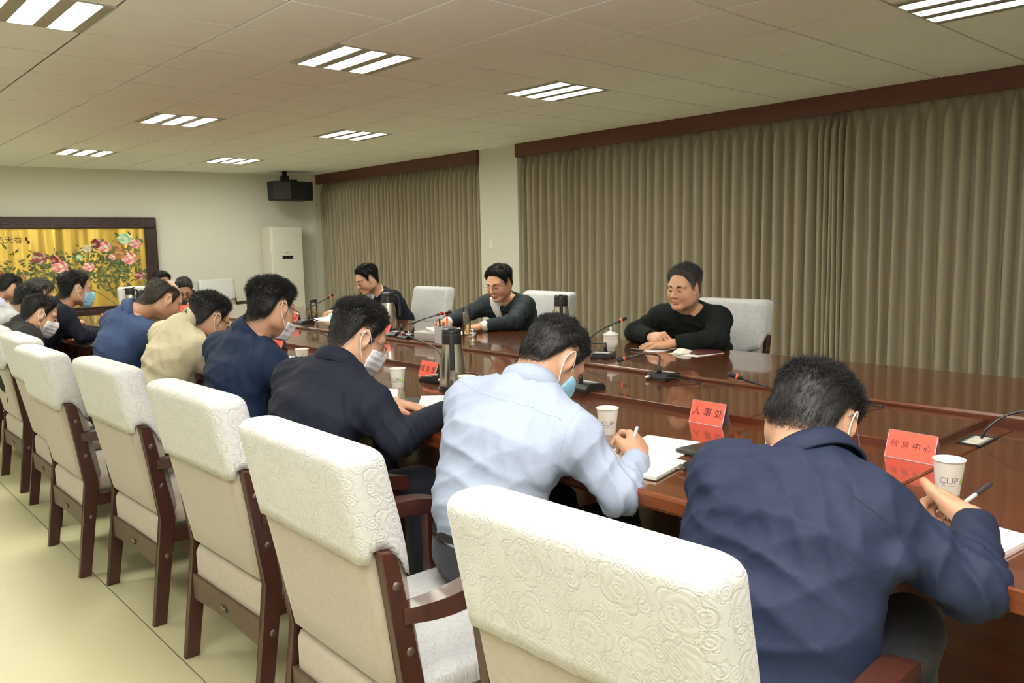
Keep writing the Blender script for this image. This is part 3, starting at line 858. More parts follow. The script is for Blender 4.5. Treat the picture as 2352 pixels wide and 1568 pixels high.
class Field:
    def __init__(s, lo, hi, h):
        s.lo = np.array(lo, float); s.h = h
        s.n = np.ceil((np.array(hi, float) - s.lo) / h).astype(int) + 1
        s.g = np.full(s.n, 0.3, dtype=np.float32)
    def axes(s, sl=None):
        ax = [s.lo[i] + s.h * np.arange(s.n[i]) for i in range(3)]
        if sl: ax = [ax[i][sl[i]] for i in range(3)]
        return ax[0][:, None, None], ax[1][None, :, None], ax[2][None, None, :]
    def put(s, fn, lo, hi, k=.02, op='u', pad=.04):
        a = np.clip(np.floor((np.array(lo) - pad - s.lo) / s.h).astype(int), 0, s.n)
        b = np.clip(np.ceil((np.array(hi) + pad - s.lo) / s.h).astype(int) + 1, 0, s.n)
        if np.any(b <= a): return
        sl = tuple(slice(a[i], b[i]) for i in range(3))
        X, Y, Z = s.axes(sl)
        d = fn(X, Y, Z).astype(np.float32)
        if op == 'u': s.g[sl] = smin(s.g[sl], d, k)
        else: s.g[sl] = -smin(-s.g[sl], d, k)
    def cone(s, a, b, ra, rb, k=.02, op='u', lat=None, ratio=1.0, pad=.04):
        a = np.array(a, float); b = np.array(b, float); ab = b - a; L2 = max(1e-9, ab @ ab)
        l = None if lat is None else np.array(lat, float) / np.linalg.norm(lat)
        def fn(X, Y, Z):
            px, py, pz = X - a[0], Y - a[1], Z - a[2]
            t = np.clip((px * ab[0] + py * ab[1] + pz * ab[2]) / L2, 0, 1)
            qx, qy, qz = px - t * ab[0], py - t * ab[1], pz - t * ab[2]
            if l is not None:
                u = qx * l[0] + qy * l[1] + qz * l[2]; f = u * (1 - 1 / ratio)
                qx, qy, qz = qx - l[0] * f, qy - l[1] * f, qz - l[2] * f
            return np.sqrt(qx * qx + qy * qy + qz * qz) - (ra + (rb - ra) * t)
        R = max(ra, rb) * max(1, ratio)
        s.put(fn, np.minimum(a, b) - R, np.maximum(a, b) + R, k, op, pad)
    def ell(s, c, r, k=.02, op='u', R=None, pad=.04):
        c = np.array(c, float); r = np.array(r, float); Rm = None if R is None else np.array(R)
        def fn(X, Y, Z):
            x, y, z = X - c[0], Y - c[1], Z - c[2]
            if Rm is not None:
                x, y, z = (Rm[0, 0] * x + Rm[1, 0] * y + Rm[2, 0] * z, Rm[0, 1] * x + Rm[1, 1] * y + Rm[2, 1] * z, Rm[0, 2] * x + Rm[1, 2] * y + Rm[2, 2] * z)
            k0 = np.sqrt((x / r[0]) ** 2 + (y / r[1]) ** 2 + (z / r[2]) ** 2)
            k1 = np.sqrt((x / r[0] ** 2) ** 2 + (y / r[1] ** 2) ** 2 + (z / r[2] ** 2) ** 2)
            return k0 * (k0 - 1) / np.maximum(k1, 1e-6)
        m = r.max() if Rm is not None else r
        s.put(fn, c - m, c + m, k, op, pad)
    def sample(s, P):
        q = (np.asarray(P) - s.lo) / s.h
        i = np.clip(np.floor(q).astype(int), 0, s.n - 2); f = np.clip(q - i, 0, 1)
        o = 0
        for dx in (0, 1):
            for dy in (0, 1):
                for dz in (0, 1):
                    w = (f[:, 0] if dx else 1 - f[:, 0]) * (f[:, 1] if dy else 1 - f[:, 1]) * (f[:, 2] if dz else 1 - f[:, 2])
                    o = o + w * s.g[i[:, 0] + dx, i[:, 1] + dy, i[:, 2] + dz]
        return o
    def normal(s, P):
        e = s.h
        n = np.stack([s.sample(P + np.eye(3)[i] * e) - s.sample(P - np.eye(3)[i] * e) for i in range(3)], 1)
        return n / np.maximum(np.linalg.norm(n, axis=1, keepdims=True), 1e-9)
    def mesh(s, g=None):
        g = s.g if g is None else g
        ins = g < 0
        c = [ins[dx:ins.shape[0] - 1 + dx, dy:ins.shape[1] - 1 + dy, dz:ins.shape[2] - 1 + dz] for dx in (0, 1) for dy in (0, 1) for dz in (0, 1)]
        cnt = sum(x.astype(np.int8) for x in c)
        act = np.argwhere((cnt > 0) & (cnt < 8))
        if len(act) == 0: return np.zeros((0, 3)), np.zeros((0, 4), int)
        cor = np.array([(dx, dy, dz) for dx in (0, 1) for dy in (0, 1) for dz in (0, 1)])
        v = np.stack([g[act[:, 0] + k[0], act[:, 1] + k[1], act[:, 2] + k[2]] for k in cor], 1).astype(np.float64)
        acc = np.zeros((len(act), 3)); num = np.zeros(len(act))
        for i in range(8):
            for j in range(i + 1, 8):
                if np.abs(cor[i] - cor[j]).sum() != 1: continue
                m = (v[:, i] < 0) != (v[:, j] < 0)
                t = v[m, i] / (v[m, i] - v[m, j])
                acc[m] += cor[i] + (cor[j] - cor[i]) * t[:, None]; num[m] += 1
        P = s.lo + s.h * (act + acc / num[:, None])
        idx = np.full(np.array(g.shape) - 1, -1, dtype=np.int64); idx[act[:, 0], act[:, 1], act[:, 2]] = np.arange(len(act))
        F = []
        for ax in range(3):
            b, cc = (ax + 1) % 3, (ax + 2) % 3
            sl0 = [slice(None)] * 3; sl1 = [slice(None)] * 3; sl0[ax] = slice(0, -1); sl1[ax] = slice(1, None)
            A, B = ins[tuple(sl0)], ins[tuple(sl1)]
            e = np.argwhere(A != B)
            e = e[(e[:, b] > 0) & (e[:, cc] > 0) & (e[:, b] < g.shape[b] - 1) & (e[:, cc] < g.shape[cc] - 1)]
            def cell(db, dc):
                q = e.copy(); q[:, b] += db; q[:, cc] += dc
                return idx[q[:, 0], q[:, 1], q[:, 2]]
            Q = np.stack([cell(-1, -1), cell(0, -1), cell(0, 0), cell(-1, 0)], 1)
            fl = ~A[e[:, 0], e[:, 1], e[:, 2]]
            Q[fl] = Q[fl][:, ::-1]
            F.append(Q)
        F = np.concatenate(F); F = F[(F >= 0).all(1)]
        return P, F

def unit(v): v = np.array(v, float); return v / np.linalg.norm(v)
def frame(xdir, zhint):
    x = unit(xdir); z = np.array(zhint, float); z = unit(z - x * (z @ x)); y = np.cross(z, x)
    return np.stack([x, y, z], 1)
def rot(yaw, pitch, roll):
    a, b, c = map(math.radians, (yaw, pitch, roll))
    Rz = np.array([[math.cos(a), -math.sin(a), 0], [math.sin(a), math.cos(a), 0], [0, 0, 1]])
    Ry = np.array([[math.cos(b), 0, math.sin(b)], [0, 1, 0], [-math.sin(b), 0, math.cos(b)]])
    Rx = np.array([[1, 0, 0], [0, math.cos(c), -math.sin(c)], [0, math.sin(c), math.cos(c)]])
    return Rz @ Ry @ Rx
def sstep(a, b, x):
    t = np.clip((x - a) / (b - a), 0, 1); return t * t * (3 - 2 * t)

# ---- a hand: wrist at the origin, fingers along +x, back of the hand +z, thumb on +y (right hand)
HAND_POSES = {
    'flat': dict(curl=[(8, 14, 10), (6, 14, 10), (8, 16, 12), (12, 18, 12)], spread=(9, 2, -5, -13), thumb=[(.020, .026, -.008), (.050, .052, -.012), (.078, .066, -.014), (.100, .070, -.016)]),
    'relax': dict(curl=[(28, 35, 20), (32, 38, 22), (36, 40, 24), (40, 42, 24)], spread=(6, 1, -4, -10), thumb=[(.020, .024, -.012), (.048, .045, -.026), (.074, .050, -.036), (.096, .046, -.044)]),
    'write': dict(curl=[(40, 52, 26), (52, 60, 30), (64, 74, 40), (70, 80, 45)], spread=(4, 1, -3, -8), thumb=[(.020, .026, -.010), (.048, .048, -.018), (.078, .044, -.030), (.102, .028, -.044)]),
    'thumbup': dict(curl=[(58, 70, 40), (66, 80, 45), (70, 84, 48), (72, 84, 48)], spread=(4, 1, -3, -8), thumb=[(.018, .026, -.008), (.046, .046, -.006), (.074, .064, -.002), (.098, .074, .004)]),
    'fist': dict(curl=[(62, 80, 45), (66, 84, 48), (70, 86, 50), (72, 86, 50)], spread=(3, 1, -2, -5), thumb=[(.018, .028, -.012), (.046, .046, -.030), (.070, .034, -.046), (.088, .014, -.050)]),
}
_HAND = {}
def hand_mesh(pose, h):
    key = (pose, h)
    if key in _HAND: return _HAND[key]
    p = HAND_POSES[pose]
    F = Field((-.085, -.075, -.115), (.205, .125, .045), h)
    F.cone((-.014, 0, 0), (.005, 0, 0), .0250, .0235, .015, lat=(0, 1, 0), ratio=1.22)
    kn = [(.090, .029, 0.002), (.094, .007, .005), (.089, -.015, .003), (.080, -.035, -.002)]
    for k in kn:
        F.cone((.006, k[1] * .45, -.001), k, .017, .0115, .016)
    F.cone((.03, -.026, -.010), (.07, -.03, -.012), .014, .012, .014)
    F.cone((.015, .018, -.010), (.050, .030, -.014), .018, .013, .016)
    seg = [(.042, .026, .021), (.046, .029, .022), (.042, .027, .021), (.033, .021, .019)]
    for f in range(4):
        F2 = np.array(kn[f]); ang = 0.0; sp = math.radians(p['spread'][f])
        pos = F2; r0 = .0098 if f < 3 else .0088
        for q in range(3):
            ang += math.radians(p['curl'][f][q])
            d = np.array([math.cos(ang) * math.cos(sp), math.cos(ang) * math.sin(sp), -math.sin(ang)])
            nx = pos + d * seg[f][q]
            F.cone(pos, nx, r0 - .0006 * q, r0 - .0006 * (q + 1), .004 if q else .007)
            pos = nx
    t = [np.array(x) for x in p['thumb']]
    for q, (ra, rb) in enumerate(((.0165, .0125), (.0125, .0112), (.0112, .0095))):
        F.cone(t[q], t[q + 1], ra, rb, .008 if q else .016)
    V, Q = F.mesh()
    tint = np.ones((len(V), 1)) * np.array([[1, 1, 1.]])
    tip = np.minimum.reduce([np.linalg.norm(V - t[3], axis=1)])
    tint = np.where((tip < .012)[:, None], np.array([[1.05, .92, .90]]), tint)
    _HAND[key] = (V, Q, tint)
    return _HAND[key]

# ---- a head: origin between the ears, face along +x, crown +z
def head_field(h, wide=1.0, neck_to=(-.05, 0, -.16), neck_r=.062, jowl=0.0):
    F = Field((-.155, -.13, -.235), (.155, .13, .16), h)
    w = wide
    F.ell((-.013, 0, .033), (.097, .076 * w, .083), .03)
    F.ell((.030, 0, -.022), (.062, .064 * w, .088), .03)
    for s in (1, -1):
        F.cone((.0, s * .056 * w, -.050), (.060, s * .020 * w, -.096), .023, .019, .025)
        F.ell((.052, s * .042 * w, -.030), (.030, .028, .034), .02)
        F.cone((.083, s * .010, .026), (.066, s * .050 * w, .030), .0095, .0105, .012)
        F.ell((.0, s * .062 * w, -.03), (.05, .014, .05), .02)
        if jowl: F.ell((.03, s * .050 * w, -.072), (.032, .024, .026), .02)
    F.ell((.072, 0, -.098), (.022, .026, .018), .02)
    for s in (1, -1):
        F.ell((.096, s * .031, .006), (.0150, .0185, .0105), .012, 's')
        F.ell((.0755, s * .031, .004), (.0125, .0165, .0105), .006)          # lids over the eyeball
    F.cone((.088, 0, .020), (.108, 0, -.022), .0085, .0105, .012)
    F.ell((.109, 0, -.027), (.0125, .0115, .0105), .008)
    for s in (1, -1):
        F.ell((.099, s * .0135, -.030), (.011, .0080, .0085), .006)
        F.ell((.109, s * .0060, -.0385), (.0045, .0032, .0035), .003, 's')
    F.ell((.0885, 0, -.059), (.0105, .0265, .0070), .006)
    F.ell((.0870, 0, -.071), (.0105, .0220, .0075), .006)
    F.cone((.101, -.022, -.0645), (.101, .022, -.0645), .0030, .0030, .003, 's')
    nb = np.array(neck_to, float)
    F.cone((-.026, 0, -.030), nb, neck_r - .004, neck_r + .008, .03, lat=(0, 1, 0), ratio=1.06)
    noear = F.g.copy()
    for s in (1, -1):
        R = rot(s * 22, -12, 0)
        F.ell((-.006, s * .0835 * w, .006), (.0195, .0072, .0330), .006, R=R)
        F.ell((-.004, s * .0905 * w, .010), (.0115, .0055, .0195), .003, 's', R=R)
        F.ell((.003, s * .0805 * w, -.022), (.0090, .0062, .0105), .006)
        F.ell((.008, s * .079 * w, .003), (.0050, .0050, .0080), .004)
    return F, noear

HL_X = [-.14, -.090, -.060, -.040, -.026, .003, .010, .026, .034, .052, .064, .13]
def hair_parts(F, noear, st, h):
    X, Y, Z = F.axes()
    dz = st.get('line', 0.0)
    HL_Z = [-.086, -.084, -.060, -.006, .036, .040, -.010, -.010, .034, .064 + dz, .080 + dz, .080 + dz]
    zh = np.interp(X + 0 * Z, HL_X, HL_Z)
    m = Z - zh
    top = sstep(.02, .085, Z + 0 * X); side = 1 - top
    t = st.get('side', .008) * side + st.get('top', .022) * top
    t = t + st.get('front', 0.0) * sstep(.03, .09, X) * top
    t = t * np.clip(.10 + .90 * sstep(0, .06, m), 0, 1)
    if st.get('bald'):
        r2 = ((X - .020) / .112) ** 2 + (Y / .074) ** 2 + ((Z - .125) / .075) ** 2
        t = t - .03 * (1 - sstep(.6, 1.25, r2))
    nz = st.get('lump', .0035)
    t = t + nz * (np.sin(95 * X + 40 * Y + 1.3) * np.sin(80 * Y + 30 * Z) + .6 * np.sin(170 * Y - 60 * X + 90 * Z)) * top
    s = sstep(-.004, .010, m)
    off = t * s - .012 * (1 - s)
    ear = ((X + .004) / .021) ** 2 + ((np.abs(Y) - .082) / .022) ** 2 + ((Z - .004) / .030) ** 2
    off = np.where(ear < 1, -.012, off)
    g = (noear - off).astype(np.float32)
    return F.mesh(g), m

def strands(F, V, st, n, rad, seed):
    """short tapering locks rooted in the hair mass"""
    r = np.random.default_rng(seed)
    if len(V) == 0: return np.zeros((0, 3)), np.zeros((0, 3), int)
    id_ = r.integers(0, len(V), n); P = V[id_] + r.normal(0, F.h * .5, (n, 3))
    nn = F.normal(np.clip(P, F.lo + .01, F.lo + F.h * (F.n - 2)))
    top = sstep(.03, .09, P[:, 2])[:, None]
    flow_top = np.array(st.get('flow', (.6, .35, .2)), float)
    flow = top * (flow_top + r.normal(0, st.get('mess', .35), (n, 3))) + (1 - top) * (np.array([-.25, 0, -1.0]) + r.normal(0, .25, (n, 3)))
    lift = st.get('lift', .55) * top + .07 * (1 - top)
    flow = flow - nn * (flow * nn).sum(1, keepdims=True)
    d = flow * (1 - lift) + nn * lift; d /= np.maximum(np.linalg.norm(d, axis=1, keepdims=True), 1e-6)
    L = (st.get('len', .016) * top[:, 0] + 1.6 * st.get('slen', .007) * (1 - top[:, 0])) * r.uniform(.6, 1.25, n)
    base = P - nn * .003; mid = base + d * L[:, None] * .55; d2 = d + np.array([0, 0, -.30]) * (1 - lift); d2 /= np.linalg.norm(d2, axis=1, keepdims=True)
    tip = mid + d2 * L[:, None] * .5
    a = np.cross(d, nn); a /= np.maximum(np.linalg.norm(a, axis=1, keepdims=True), 1e-6); b = np.cross(d, a)
    R = rad * r.uniform(.7, 1.3, n)[:, None]
    vs = []
    for c, s in ((base, 1.0), (mid, .85)):
        for k in range(3):
            an = 2 * math.pi * k / 3
            vs.append(c + (a * math.cos(an) + b * math.sin(an)) * R * s)
    vs.append(tip)
    VV = np.stack(vs, 1).reshape(-1, 3); o = (np.arange(n) * 7)[:, None]
    T = []
    for k in range(3):
        k2 = (k + 1) % 3
        T += [np.concatenate([o + k, o + k2, o + 3 + k2], 1), np.concatenate([o + k, o + 3 + k2, o + 3 + k], 1), np.concatenate([o + 3 + k, o + 3 + k2, o + 6], 1)]
    return VV, np.concatenate(T)

def wrinkle(V, Nn, specs):
    D = np.zeros(len(V))
    for c, dr, lam, amp, sig in specs:
        q = V - np.array(c); dr = unit(dr)
        w = np.exp(-(q * q).sum(1) / (sig * sig))
        ph = (q @ dr) * 2 * math.pi / lam + 1.8 * np.sin(q[:, 0] * 17 + q[:, 1] * 13) + 1.2 * np.sin(q[:, 2] * 21 - q[:, 1] * 9)
        D += amp * w * (1 - 2 * np.abs(np.sin(ph * .5)) ** .6)
    return V + Nn * D[:, None]

def collar_mesh(Nk, axis, fwd, r, hgt, fold, rs=1.12, gap=28, drop=.03):
    """turned-down collar around the neck; open at the front"""
    ax = unit(axis); fw = np.array(fwd, float); fw = unit(fw - ax * (fw @ ax)); lt = np.cross(ax, fw)
    n = 40; V = []; prof = [(-.030, -.002), (hgt * .55, -.004), (hgt, .0), (hgt + .003, .006), (hgt * .6, .012), (-fold, .020), (-fold - .002, .014), (hgt * .4, .006)]
    for k in range(n + 1):
        a = math.radians(gap + (360 - 2 * gap) * k / n)
        fr = (1 + math.cos(a)) / 2
        for u, o in prof:
            rr = r + o + .004
            V.append(np.array(Nk) + (fw * math.cos(a) * rr + lt * math.sin(a) * rr * rs) + ax * (u - drop * fr ** 2 * 1.6))
    m = len(prof); F = []
    for k in range(n):
        for j in range(m):
            F.append((k * m + j, (k + 1) * m + j, (k + 1) * m + (j + 1) % m, k * m + (j + 1) % m))
    return np.array(V), [np.array(F), np.array([list(range(m))[::-1], [n * m + j for j in range(m)]])]

SKIN = np.array([.50, .285, .182])
def tubes_np(paths, r, seg=6):
    bm = bmesh.new()
    for p in paths: tube(bm, p, r, seg)
    return bm

def person(label, J, look, base, fwd=(1, 0, 0), res=.011, group=None):
    """J: joints in world metres; look: dict of clothing, hair, face"""
    fwd = unit(fwd); lat = np.cross([0, 0, 1], fwd)
    base = np.array(base, float)
    J = {k: np.array(v, float) - base if k not in ('headrot', 'handL', 'handR') else v for k, v in J.items()}
    Nk, Hd = J['neck'], J['head']
    s = look.get('size', 1.0)
    R = rot(*J['headrot'])
    R = np.stack([fwd, lat, [0, 0, 1]], 1) @ R
    nb = R.T @ (Nk - Hd)
    hh = look.get('hres', .0045)
    HF, noear = head_field(hh, look.get('wide', 1.0), nb + np.array([0, 0, -.0]), look.get('neck_r', .062) , look.get('jowl', 0))
    hv, hq = HF.mesh()
    # face colouring: lips, scalp darkened by close-cropped hair, a little stubble
    tone = SKIN * look.get('tone', 1.0)
    T = np.repeat(tone[None], len(hv), 0)
    lip = (np.abs(hv[:, 1]) < .024) & (hv[:, 2] > -.080) & (hv[:, 2] < -.053) & (hv[:, 0] > .082)
    T[lip] = tone * np.array([.90, .74, .74])
    ck = np.exp(-(((hv[:, 0] - .06) / .03) ** 2 + ((np.abs(hv[:, 1]) - .045) / .02) ** 2 + ((hv[:, 2] + .03) / .025) ** 2))
    T *= 1 + ck[:, None] * np.array([.06, -.06, -.06])
    hst = look['hair']; HL_dz = hst.get('line', 0.0)
    zh = np.interp(hv[:, 0], HL_X, [-.086, -.084, -.060, -.006, .036, .040, -.010, -.010, .034, .064 + HL_dz, .080 + HL_dz, .080 + HL_dz])
    m = hv[:, 2] - zh
    earv = (np.abs(hv[:, 1]) > .074 * look.get('wide', 1.0)) & (np.abs(hv[:, 0] + .004) < .03) & (np.abs(hv[:, 2]) < .036)
    sh = sstep(-.042, .024, m) * (~earv) * (hst.get('crop_tint', .75)) * (hv[:, 0] < .05)
    if hst.get('bald'):
        r2 = ((hv[:, 0] - .020) / .112) ** 2 + (hv[:, 1] / .074) ** 2 + ((hv[:, 2] - .125) / .075) ** 2
        sh = sh * sstep(.8, 1.5, r2)
    hc = np.array(hst.get('col', (.0075, .007, .007)))
    T = T * (1 - sh[:, None]) + (hc * 1.5 + tone * .08) * sh[:, None]
    W = lambda P: P @ R.T + Hd
    BV, BQ, BT = [W(hv)], [hq], [T]
    # inner body under the clothes, one coarse continuous surface
    allp = np.array([v for k, v in J.items() if k not in ('headrot', 'handL', 'handR')])
    kneeL = J.get('kneeL', J['pelvis'] + fwd * .40 + lat * .13 + [0, 0, .0]); kneeR = J.get('kneeR', J['pelvis'] + fwd * .40 - lat * .13)
    flr = -base[2] + look.get('floor', 0.0)
    ankL = kneeL * [1, 1, 0] + fwd * .02 + [0, 0, flr + .09]; ankR = kneeR * [1, 1, 0] + fwd * .02 + [0, 0, flr + .09]
    lo = np.minimum(allp.min(0), np.minimum(ankL, ankR)) - .2; hi = np.maximum(allp.max(0), np.maximum(kneeL, kneeR)) + .2
    def torso(F, d, kk=.05):
        P_, Wa, Ch = J['pelvis'], J['waist'], J['chest']
        up = Nk * .62 + Ch * .38
        F.cone(P_, Wa, .118 * s - d, .118 * s - d, kk, lat=lat, ratio=1.36 * look.get('low', 1.0))
        F.cone(Wa, Ch, .120 * s - d, .122 * s - d, kk, lat=lat, ratio=1.36 * (1 + look.get('low', 1.0)) / 2)
        F.cone(Ch, up, .120 * s - d, .082 * s - d, kk, lat=lat, ratio=1.62)
        for sd in ('L', 'R'):
            S = J['sh' + sd]
            F.cone(up, S, .086 * s - d, .066 * s - d, kk)
            F.cone(Nk, S, .056 * s - d, .055 * s - d, kk)
            F.cone(Ch, S, .095 * s - d, .060 * s - d, kk)
        F.cone(Nk - unit(Hd - Nk) * .03, Nk, .070 - d, .066 - d, .03)
        if look.get('neck_up') and d == 0:
            ax_ = unit(Hd + R @ np.array([-.03, 0, -.06]) - Nk)
            F.cone(Nk, Nk + ax_ * .06, .078, .074, .03)
    def arm(F, sd, d, endcut):
        S, E, Wr = J['sh' + sd], J['el' + sd], J['wr' + sd]
        aw = look.get('arm', 1.0)
        F.cone(S, E, .064 * s * aw - d, .053 * s * aw - d, .035)
        e2 = E + (Wr - E) * endcut
        F.cone(E, e2, .053 * s * aw - d, .040 * aw - d, .03)
    bF = Field(lo, hi, .022)
    torso(bF, .018)
    for sd in ('L', 'R'): arm(bF, sd, .018, 1.0)
    for k_, a_ in ((kneeL, ankL), (kneeR, ankR)):
        sg = 1 if k_ is kneeL else -1
        bF.cone(J['pelvis'] + lat * sg * .075 - [0, 0, .02], k_, .066, .048, .04); bF.cone(k_, a_, .046, .034, .03)
    V, Q = bF.mesh(); BV.append(V); BQ.append(Q); BT.append(np.repeat(tone[None], len(V), 0))
    for sd in ('L', 'R'):
        hd = J.get('hand' + sd)
        if hd is None: continue
        dr, up, pose = hd
        V, Q, t = hand_mesh(pose, look.get('handres', .0035))
        V = V.copy()
        if sd == 'L': V[:, 1] *= -1; Q = Q[:, ::-1]
        M = frame(dr, up)
        V = (V * look.get('hands', 1.0)) @ M.T + J['wr' + sd]
        BV.append(V); BQ.append(Q); BT.append(t * tone * np.array([1.08, 1.05, 1.02]))
    off = np.cumsum([0] + [len(v) for v in BV[:-1]])
    root = obj_np('person', np.concatenate(BV), [np.concatenate([q + o for q, o in zip(BQ, off)])], MT['skin'], tint=np.concatenate(BT))
    root.location = base
    tag(root, label, 'person', group)
    # ---- hair
    (v, q), m_ = hair_parts(HF, noear, hst, hh)
    if len(v):
        ns = int(hst.get('n', 1500) * 2.2); sv, st_ = strands(HF, v[v[:, 2] - np.interp(v[:, 0], HL_X, [-.086, -.084, -.060, -.006, .036, .040, -.010, -.010, .034, .064, .080, .080]) > .012], hst, ns, hst.get('rad', .0009) * .72, len(label))
        # short stubble that thins out below the hairline
        okv = hv[(sh > .10) & (sh < .72) & (hv[:, 0] < .03)]
        nstub = int(ns * .5)
        st2 = dict(hst); st2.update(slen=.0014, len=.002)
        sv2, sf2 = strands(HF, okv, st2, nstub if len(okv) else 0, hst.get('rad', .0009) * .42, len(label) + 5)
        st_ = np.concatenate([st_, sf2 + len(sv)]) if len(sv2) else st_
        sv = np.concatenate([sv, sv2]) if len(sv2) else sv
        ns = ns + (nstub if len(sv2) else 0)
        VV = np.concatenate([v, sv]); r = np.random.default_rng(3)
        ct = np.repeat(hc[None], len(VV), 0)
        if hst.get('grey'):
            gmask = hst['grey'] * (sstep(-.02, .05, .055 - VV[:, 2]) * .8 + .2)
            g = np.concatenate([np.repeat(.35, len(v)), np.repeat(r.uniform(0, 1, ns), 7)]) * gmask
            ct = ct * (1 - g[:, None]) + np.array([[.36, .35, .34]]) * g[:, None]
        else:
            ct[len(v):] *= np.repeat(r.uniform(.6, 1.9, ns), 7)[:, None]
        me_ = VV[:, 2] - np.interp(VV[:, 0], HL_X, [-.086, -.084, -.060, -.006, .036, .040, -.010, -.010, .034, .064 + HL_dz, .080 + HL_dz, .080 + HL_dz])
        fade = (1 - sstep(-.005, .030, me_)) * (VV[:, 0] < .03) * hst.get('fade', .20)
        ct = ct * (1 - fade[:, None]) + tone * fade[:, None]
        obj_np('hair', W(VV), [q, st_ + len(v)], MT['hair'], root, tint=ct)
    # ---- eyes and brows (only where a face shows)
    if look.get('face', True):
        w = look.get('wide', 1.0)
        for sd in (1, -1):
            bm = bmesh.new(); bmesh.ops.create_uvsphere(bm, u_segments=12, v_segments=8, radius=1)
            bmesh.ops.scale(bm, vec=(.0040, .0125, .0040), verts=bm.verts)
            bmesh.ops.rotate(bm, matrix=Matrix.Rotation(sd * .32, 3, 'Z'), verts=bm.verts)
            bmesh.ops.translate(bm, vec=(.0868, sd * .0315, .0010), verts=bm.verts)
            bmesh.ops.transform(bm, matrix=Matrix(np.vstack([np.column_stack([R, Hd]), [0, 0, 0, 1]]).tolist()), verts=bm.verts)
            obj_bm('eye', bm, MT['eye'], root, smooth=True)
            bm = bmesh.new()
            tube(bm, curve_pts([(.0915, sd * .014, .0235), (.0885, sd * .030, .029), (.074, sd * .050 * w, .026)], 8), [.0024, .0038, .0042, .0040, .0036, .0030, .0024, .0018, .001][:len(curve_pts([(0, 0, 0), (1, 0, 0), (2, 0, 0)], 8))], 6)
            bmesh.ops.transform(bm, matrix=Matrix(np.vstack([np.column_stack([R, Hd]), [0, 0, 0, 1]]).tolist()), verts=bm.verts)
            obj_bm('eyebrow', bm, MT['eye'], root, smooth=True)
    HM = Matrix(np.vstack([np.column_stack([R, Hd]), [0, 0, 0, 1]]).tolist())
    w = look.get('wide', 1.0)
    # ---- mask with ear loops
    if look.get('mask'):
        X, Y, Z = HF.axes()
        zt = look.get('mask_top', -.012)
        chin = smin(noear, np.sqrt(((X - .070) / 1.0) ** 2 + (Y / 1.15) ** 2 + ((Z + .058) / 1.15) ** 2) - .047, .02)
        pleat = .0008 * np.sin((Z + .06) * 2 * math.pi / .022)
        g = np.maximum.reduce([chin - .0055 - pleat + 0 * X, (.036 + .10 * np.abs(Z + .06)) - X + 0 * Y + 0 * Z, Z - (zt + .012 * sstep(.03, 0, np.abs(Y))) + 0 * X, -.118 - Z + 0 * X + 0 * Y]).astype(np.float32)
        v, q = HF.mesh(g)
        mk = obj_np('face_mask', W(v), [q], MT['maskblue' if look['mask'] == 'blue' else 'maskwhite'], root)
        for sd in (1, -1):
            bm = bmesh.new()
            lp = [(.046, sd * .066 * w, zt - .008), (.017, sd * .084 * w, .012), (-.010, sd * .089 * w, .038), (-.022, sd * .091 * w, .006), (-.006, sd * .089 * w, -.030), (.021, sd * .083 * w, -.066), (.046, sd * .066 * w, -.100)]
            tube(bm, curve_pts(lp, 30), .0016, 6)
            bmesh.ops.transform(bm, matrix=HM, verts=bm.verts)
            obj_bm('ear_loop', bm, MT['strap'], mk, smooth=True)
    # ---- glasses
    if look.get('glasses'):
        gm = MT['wire' if look['glasses'] == 'wire' else 'wiredark']
        gl = look.get('glass_dz', 0.0)
        bm = bmesh.new()
        for sd in (1, -1):
            ring = [(.101 - .10 * abs(.030 * math.cos(a)) * (1 if math.cos(a) * sd > 0 else 0) - .004, sd * .033 + .0225 * math.cos(a), gl - .002 + .0155 * math.sin(a)) for a in np.linspace(0, 2 * math.pi, 20, endpoint=False)]
            tube(bm, ring, .0011, 6, closed=True)
            tube(bm, curve_pts([(.092, sd * .056, gl + .004), (.084, sd * .078 * w, gl + .008), (.02, sd * .086 * w, gl + .018), (-.012, sd * .088 * w, .026), (-.03, sd * .084 * w, .012)], 14), .0016, 6)
        tube(bm, curve_pts([(.100, .011, gl + .002), (.106, 0, gl + .005), (.100, -.011, gl + .002)], 6), .0012, 6)
        bmesh.ops.transform(bm, matrix=HM, verts=bm.verts)
        gr = obj_bm('spectacles', bm, gm, root, smooth=True)
        for sd in (1, -1):
            bm = bmesh.new()
            vs = [bm.verts.new((.098, sd * .033 + .0215 * math.cos(a), gl - .002 + .0145 * math.sin(a))) for a in np.linspace(0, 2 * math.pi, 16, endpoint=False)]
            bm.faces.new(vs); bmesh.ops.transform(bm, matrix=HM, verts=bm.verts)
            obj_bm('spectacle_lens', bm, MT['lens'], gr)
    # ---- jacket, shirt or sweater: one continuous garment
    g_lo = np.minimum(allp[:, :].min(0), J['pelvis']) - .19; g_hi = allp.max(0) + .13; g_lo[2] = J['pelvis'][2] - .13
    F = Field(g_lo, g_hi, res)
    torso(F, 0.0)
    cut = look.get('sleeve', .93)
    for sd in ('L', 'R'): arm(F, sd, 0.0, cut)
    for a, b, ra, rb, kk in look.get('folds', ()):
        F.cone(np.array(a) - base, np.array(b) - base, ra, rb, kk)
    X, Y, Z = F.axes()
    tn = J['waist'] - J['pelvis']; tn = unit(tn)
    hem = J['pelvis'] + tn * look.get('hem', -.06)
    dh = (X - hem[0]) * tn[0] + (Y - hem[1]) * tn[1] + (Z - hem[2]) * tn[2]
    torso_g = F.g.copy()
    g = np.maximum(F.g, -dh).astype(np.float32)
